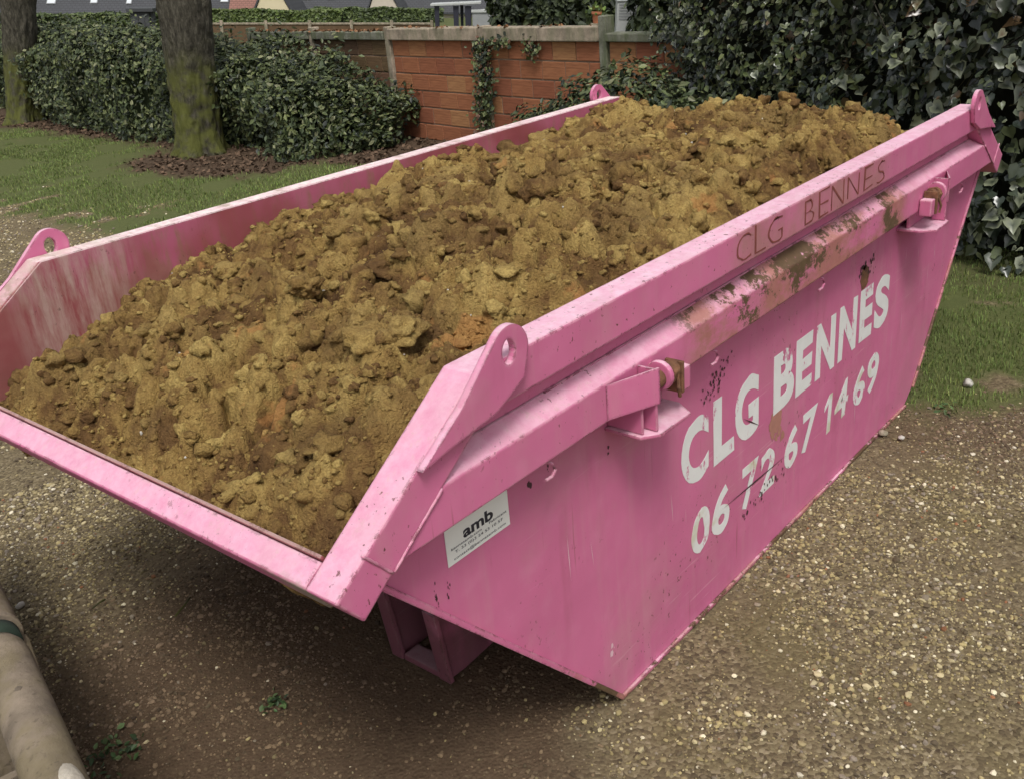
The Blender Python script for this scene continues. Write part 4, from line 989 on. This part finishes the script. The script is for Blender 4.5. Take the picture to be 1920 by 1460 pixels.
patch(0.335, .010, 1.55, .17, flat('knot_mark', (0.12, 0.095, 0.07), .95), 'knot', .003, 4)  # darker brown knot mark on the rail
# posts, lower panel with fins and soil pockets on the near side
for q in (-0.55, JS + .01, 1.6):
    MB().tube([fpt(q, 0, -.02), fpt(q, 0, -FZ - .05)], .060, 20).build('post', M_fence, FEN, smooth_sh=True)
def fbox(name, s0, s1, a0, a1, z0, z1, mat, bev=.004):
    P8 = [fpt(s, a, z) for z in (z0, z1) for s, a in ((s0, a0), (s1, a0), (s1, a1), (s0, a1))]
    return MB().hexa(P8).build(name, mat, FEN, bevel=bev)
fbox('back_panel', -.7, 1.8, -.020, .020, -.50, -.062, M_fence)
fbox('shelf', -.7, 1.8, -.30, -.024, -.30, -.26, M_fence)
for q in (-.12, .065, .235, .40, .74, .93): fbox('fin', q - .009, q + .009, -.295, -.026, -.258, -.055, M_fence, .003)
def tuft(cx, cy, n, rad, L, label, z=None, name='weed'):
    x = cx + RNG.normal(size=n) * rad; y = cy + RNG.normal(size=n) * rad; zz = (ground_z(x, y) if z is None else z + 0 * x) + RNG.uniform(0, L, n)
    r = empty(name, (cx, cy, 0 if z is None else z)); tag(r, label, 'weed', 'small weeds')
    Nn = RNG.normal(size=(n, 3)) * .6 + np.array([0, 0, 1]); cols = pick([(0.050, 0.095, 0.030), (0.085, 0.135, 0.045), (0.035, 0.060, 0.025)], [.4, .3, .3], n)
    foliage_obj('weed_leaves', np.stack([x, y, zz], 1), Nn, RNG.uniform(.012, .026, n), cols, r, aspect=.32)
for k, (px, py, nn, rd) in enumerate(((205, 1415, 46, .035), (250, 1400, 14, .018), (515, 1318, 26, .022), (1290, 1078, 8, .014), (1770, 770, 26, .035))):
    g = ground_at(px, py); tuft(g[0], g[1], nn, rd, .022, ['leafy green weed on the ground beside the log fence', 'tiny weed just right of the leafy weed by the fence', 'small green weed on the mud in front of the skip', 'tiny weed under the bottom edge of the skip side', 'green weed at the grass edge behind the skip'][k])
for q, lab in ((.15, 'small plant in the fence pocket nearest the corner'), (.32, 'small plant in the second fence pocket')):
    p = fpt(q, -.14, -.25); tuft(p.x, p.y, 26, .03, .05, lab, z=p.z, name='pocket_plant')

# a few larger loose stones by the skip
for px, py, r, lab in ((1655, 815, .016, 'small grey stone lying by the rear bottom edge of the skip'), (1690, 822, .012, 'tan pebble beside the grey stone by the skip edge'), (38, 1137, .013, 'pale pebble next to the joint of the log fence'), (1815, 722, .020, 'pale stone chip lying in the grass behind the skip')):
    g = ground_at(px, py); V, F, k = rocks(np.array([[g[0], g[1], r * .5]]), np.array([[r * 1.2, r, r * .7]]), 2, .02)
    o = link(bpy.data.objects.new('loose_stone', np_mesh('loose_stone', V - np.array([g[0], g[1], 0]), F, M_stone if r < .015 or r > .018 else M_conc, True))); o.location = (g[0], g[1], 0); tag(o, lab, 'stone', 'loose stones')
# twigs on the ground
for px, py, L, a, lab in ((330, 1160, .10, .5, 'longest dark twig on the mud in front of the skip lip'), (175, 1145, .05, .2, 'short twig on the gravel nearest the log fence joint')):
    g = ground_at(px, py); p = Vector((g[0], g[1], .012)); d = Vector((math.cos(a), math.sin(a), 0)) * L
    o = MB().tube([p, p + d * .5 + Vector((0.008, -.006, .008)), p + d], .0032, 5).build('twig', M_bark, None, smooth_sh=True); tag(o, lab, 'twig', 'twigs on the gravel')

# ------------------------------------------------------------------ background beyond the wall
def frame(px, py, t):
    X = Vector(CM[:, 0]); Zv = Vector((0, 0, 1)); Zv = (Zv - X * X.dot(Zv)).normalized(); Yv = Zv.cross(X)
    m = Matrix((X, Yv, Zv)).transposed().to_4x4(); m.translation = Vector(atd(px, py, t)); return m
def lb(mb, name, mat, root, **k): return mb.build(name, mat, root, world=False, **k)
def house(px0, px1, eave, t, label, mroof, mwall, sky_l=(), pitch=43, down=4.0, depth=7.0):
    k = t / F_PX; w = (px1 - px0) * k; root = empty('house', mat=frame(px0, eave, t)); tag(root, label, 'house', 'houses beyond the gardens')
    ta = math.tan(math.radians(pitch)); H = depth / 2 * ta
    lb(MB().poly_prism([(.25, -down), (depth - .25, -down), (depth - .25, -.12), (depth / 2, H - .25), (.25, -.12)], .12, w - .12, 'x'), 'wall', mwall, root)
    lb(MB().poly_prism([(-.15, -.02 - .15 * ta), (depth / 2, H), (depth + .15, -.02 - .15 * ta), (depth + .15, .16 - .15 * ta), (depth / 2, H + .18), (-.15, .16 - .15 * ta)], 0, w, 'x'), 'roof', mroof, root)
    roof = root.children[-1]
    ca, sa = math.cos(math.radians(pitch)), math.sin(math.radians(pitch))
    for (sx_, sv, sw, sh) in sky_l:
        x0 = (sx_ - px0) * k; v0 = (eave - sv) * k * 1.25
        def q(x, v, h): return (x, v * ca - h * sa, v * sa + h * ca + .17)
        f = lb(MB().hexa([q(x0, v0, 0), q(x0 + sw, v0, 0), q(x0 + sw, v0 + sh, 0), q(x0, v0 + sh, 0), q(x0, v0, .07), q(x0 + sw, v0, .07), q(x0 + sw, v0 + sh, .07), q(x0, v0 + sh, .07)]), 'skylight', M_grey, root)
        e = .06; g = lb(MB().hexa([q(x0 + e, v0 + e, .071), q(x0 + sw - e, v0 + e, .071), q(x0 + sw - e, v0 + sh - e, .071), q(x0 + e, v0 + sh - e, .071), q(x0 + e, v0 + e, .085), q(x0 + sw - e, v0 + e, .085), q(x0 + sw - e, v0 + sh - e, .085), q(x0 + e, v0 + sh - e, .085)]), 'pane', M_glass, f)
        g.parent = f
    return root
house(-40, 300, 33, 80, 'long slate-roofed house with three skylights behind the hedge at the left', M_slate, M_render, ((83, 12, .75, 1.0), (165, 11, .6, .7), (233, 12, .45, .6)))
house(380, 448, 33, 92, 'slate-roofed house just right of the thick tree trunk', M_slate, M_render, ((410, 8, .75, .9),))
house(428, 492, 31, 88, 'small house with a reddish tiled roof', M_rtile, M_render)
house(538, 705, 27, 95, 'dark slate-roofed house with a row of skylights', M_slate, M_render, ((568, 4, .7, .6), (612, 3, .7, .6), (664, 2, .7, .6)))
house(742, 930, 24, 95, 'dark slate-roofed house behind the garden table', M_slate, M_beige)
def gable_house(pxl, pxr, py, t, apex_px, apex_py, label, mwall):
    k = t / F_PX; w = (pxr - pxl) * k; h = (py - apex_py) * k; ax_ = (apex_px - pxl) * k; root = empty('gabled_house', mat=frame(pxl, py, t)); tag(root, label, 'house', 'houses beyond the gardens')
    lb(MB().poly_prism([(0, -4.0), (w, -4.0), (w, 0), (ax_, h), (0, 0)], 0, 6.0), 'wall', mwall, root)
    lb(MB().poly_prism([(w + .25, -.3), (ax_, h + .02), (ax_, h + .22), (w + .32, -.12)], -.12, 6.1), 'roof', M_slate, root)
    lb(MB().poly_prism([(-.25, -.3), (ax_, h + .02), (ax_, h + .22), (-.32, -.12)], -.12, 6.1), 'roof', M_slate, root)
    lb(MB().box(ax_ - .45, ax_ + .45, -.03, .02, -1.6, -.5), 'window', M_glass, root)
gable_house(474, 552, 36, 84, 512, -42, 'house with a cream rendered gable end', M_render)
gable_house(690, 752, 27, 88, 716, -40, 'house with a beige rendered gable between two slate roofs', M_beige)
# far garden wall with posts
k = 34 / F_PX; r = empty('far_garden_wall', mat=frame(385, 58, 34)); tag(r, 'low brown garden wall with small posts far behind the near wall', 'wall')
lb(MB().box(0, 428 * k, 0, .15, -1.6, .20), 'wall', M_brown, r)
lb(MB().box(-.02, 428 * k, -.03, .18, .202, .25), 'coping', M_conc, r)
for q in (0, 32, 115, 197, 275, 350, 425): lb(MB().box(q * k - .05, q * k + .05, -.06, -.002, -.9, .34), 'post', M_conc, r)
# hedges beyond
def far_hedge(pxl, pxr, py, t, h, label, cols, n, size=(.12, .3)):
    k = t / F_PX; w = (pxr - pxl) * k; m = frame(pxl, py, t); r = empty('far_hedge', tuple(m.translation)); tag(r, label, 'hedge', 'far garden hedges')
    x = RNG.uniform(0, w, n); top = h * (1 + .25 * (fbm(x * .9, x * 0 + t, 3, 5) - .5)); q = RNG.uniform(0, 1, n); z = np.where(q < .6, top * RNG.uniform(0, 1, n), top); y = np.where(q < .6, RNG.uniform(0, .2, n), RNG.uniform(0, 1.2, n))
    L = np.stack([x, y, z], 1); M3 = np.array(m.to_3x3()); P = L @ M3.T + np.array(m.translation)
    Nn = (np.stack([0 * x, -np.where(q < .6, 1., .2), np.where(q < .6, .4, 1.)], 1) + RNG.normal(size=(n, 3)) * .5) @ M3.T
    foliage_obj('hedge_leaves', P, Nn, RNG.uniform(*size, n), pick(cols, None, n) if False else pick(cols, [.4, .35, .25], n), r, aspect=.4)
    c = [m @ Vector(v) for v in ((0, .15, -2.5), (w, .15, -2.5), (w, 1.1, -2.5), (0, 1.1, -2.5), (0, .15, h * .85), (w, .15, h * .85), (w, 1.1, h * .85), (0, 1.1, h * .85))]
    MB().hexa(c).build('shade_core', M_core, r)
GC = [(0.060, 0.085, 0.028), (0.090, 0.120, 0.036), (0.045, 0.062, 0.026)]
far_hedge(40, 300, 70, 38, .72, 'pale green hedge strip below the slate house at the left', GC, 5000)
far_hedge(385, 640, 55, 60, 1.0, 'bright green hedge strip below the cream gable', [(0.085, 0.12, 0.03), (0.11, 0.14, 0.045), (0.06, 0.085, 0.03)], 5000)
far_hedge(590, 830, 50, 62, 1.0, 'darker green hedge strip left of the garden table', GC, 5000)
far_hedge(-160, 60, 74, 36, .8, 'green hedge strip at the far left edge', GC, 2500)
# dark shed post
k = 22 / F_PX; r = empty('dark_shed', mat=frame(250, 66, 22)); tag(r, 'narrow dark grey shed with a flat cap beside the thick trunk', 'shed')
lb(MB().box(0, 34 * k, 0, .45, -1.0, 40 * k), 'wall', M_dshed, r); lb(MB().box(-6 * k, 44 * k, -.06, .52, 40 * k + .002, 47 * k), 'roof', M_dshed, r, bevel=.01)
lb(MB().box(36 * k, 42 * k, .05, .11, -1.0, 39 * k), 'corner_post', M_dshed, r); lb(MB().box(4 * k, 14 * k, -.012, -.001, -.9, 34 * k), 'door_board', M_dshed, r); lb(MB().box(15 * k, 25 * k, -.012, -.001, -.9, 34 * k), 'door_board', M_dshed, r)
# garden table
k = 33 / F_PX; r = empty('garden_table', mat=frame(808, 52, 33)); tag(r, 'grey garden table with dark legs behind the wall', 'table')
lb(MB().hexa([(0, 0, 37 * k), (94 * k, 0, 41 * k), (94 * k, .8, 41 * k), (0, .8, 37 * k), (0, 0, 41 * k), (94 * k, 0, 45 * k), (94 * k, .8, 45 * k), (0, .8, 41 * k)]), 'table_top', M_lgrey, r, bevel=.01)
for q0, q1, yy in ((7, 16, .1), (42, 52, .1), (54, 60, .55), (64, 76, .1)): lb(MB().poly_prism([(q0 * k, 37 * k), (q1 * k, 37 * k), ((q1 - 1) * k, -1.1), ((q0 + 2) * k, -1.1)], yy, yy + .14), 'leg', M_navy, r, bevel=.006)
# barbecue
r = empty('barbecue', mat=frame(886, 50, 33)); tag(r, 'grey metal barbecue with a drum beside the garden table', 'barbecue')
lb(MB().box(0, 36 * k, 0, .5, -1.1, 24 * k), 'cabinet', M_grey, r, bevel=.01); lb(MB().box(-2 * k, 38 * k, -.04, .54, 24 * k + .002, 29 * k), 'lid', M_lgrey, r, bevel=.01)
lb(MB().tube([(32 * k, .22, 30 * k), (60 * k, .22, 30 * k)], 7.5 * k, 18), 'drum', M_lgrey, r, bevel=.006)
lb(MB().tube([(50 * k, .22, 37 * k), (50 * k, .22, 47 * k)], 2 * k, 10), 'chimney', M_lgrey, r); lb(MB().tube([(49 * k, .22, 40 * k), (49 * k, .22, 44 * k)], 4 * k, 10), 'chimney_cap', M_lgrey, r)
for q in (42, 56): lb(MB().box(q * k, (q + 5) * k, .15, .24, -1.1, 23 * k), 'leg', M_lgrey, r)
# utility box, flower pot
k = 17 / F_PX; r = empty('utility_box', mat=frame(1156, 44, 17)); tag(r, 'light grey louvred utility box standing behind the wall', 'utility box')
lb(MB().box(0, 40 * k, 0, .3, -.9, 38 * k), 'cabinet', M_lgrey, r, bevel=.006); lb(MB().box(-k, 41 * k, -.02, .32, 38 * k + .001, 40 * k), 'lid', M_lgrey, r, bevel=.003)
for q in range(6): lb(MB().box(4 * k, 36 * k, -.008, -.001, (6 + q * 5) * k, (8.5 + q * 5) * k), 'louvre', M_grey, r)
k = 11 / F_PX; r = empty('flower_pot', mat=frame(1118, 44, 11)); tag(r, 'orange clay flower pot behind the mossy wall post', 'flower pot')
lb(MB().tube([(0, 0, 0), (0, 0, 16 * k)], [6 * k, 8.5 * k], 20), 'pot', M_pot, r, smooth_sh=False); lb(MB().tube([(0, 0, 16 * k), (0, 0, 20 * k)], 10 * k, 20), 'rim', M_pot, r)
lb(MB().box(-.06, .06, -.06, .06, -1.0, -.001), 'stand', M_conc, r)
pm = frame(1118, 22, 11).translation; n = 60
foliage_obj('pot_plant', np.array(pm[:]) + RNG.normal(size=(n, 3)) * np.array([.05, .05, .03]), RNG.normal(size=(n, 3)) + np.array([0, 0, .8]), RNG.uniform(.03, .06, n), pick([(0.10, 0.15, 0.03), (0.14, 0.17, 0.05), (0.05, 0.08, 0.03)], [.4, .3, .3], n), r)
bpy.data.objects['pot_plant'].matrix_parent_inverse = frame(1118, 44, 11).inverted()
# evergreen trees behind the right half of the wall
def evergreen(px, t, wpx, h, label, cols, n=5200):
    base = atd(px, 60, t); base[2] = ground_z(np.array([base[0]]), np.array([base[1]]))[0]; k = t / F_PX; R0 = wpx * k / 2
    r = empty('evergreen_tree', tuple(base)); tag(r, label, 'tree', 'evergreen trees behind the wall')
    MB().tube([(base[0], base[1], base[2] - .1), (base[0] + .05, base[1], base[2] + h * .5), (base[0], base[1], base[2] + h * .95)], [R0 * .11, R0 * .07, .02], 10).build('trunk', M_bark, r, smooth_sh=True)
    z = RNG.uniform(0, 1, n) ** 1.1; a = RNG.uniform(0, 6.283, n); env = np.clip(1.06 - z, .05, 1) ** .6 * (.72 + .5 * fbm(a * 1.4 + px, z * 9, 3, 12)); rad = R0 * env * (1 - RNG.exponential(.13, n)).clip(.1)
    P = np.stack([base[0] + rad * np.cos(a), base[1] + rad * np.sin(a), base[2] + .1 + z * h], 1); Nn = np.stack([np.cos(a), np.sin(a), 0 * a + .5], 1) + RNG.normal(size=(n, 3)) * .6
    foliage_obj('crown', P, Nn, RNG.uniform(.10, .24, n), pick(cols, [.4, .35, .25], n), r, aspect=.3)
    for s_ in range(7):
        a = s_ * 2.4; zz = base[2] + h * (.2 + .09 * s_); MB().tube([(base[0], base[1], zz), (base[0] + R0 * .7 * math.cos(a), base[1] + R0 * .7 * math.sin(a), zz + .3)], [.04, .01], 6).build('limb', M_bark, r, smooth_sh=True)
EG = [(0.034, 0.046, 0.020), (0.055, 0.070, 0.028), (0.022, 0.030, 0.016)]
evergreen(985, 24, 150, 4.2, 'dark evergreen tree right beside the barbecue', EG)
evergreen(1080, 21, 150, 4.6, 'dark evergreen tree behind the flower pot', EG)
evergreen(1190, 22, 170, 5.0, 'dark evergreen tree behind the utility box', EG)
evergreen(1270, 16, 180, 4.5, 'dark evergreen tree rising behind the left end of the ivy', EG)
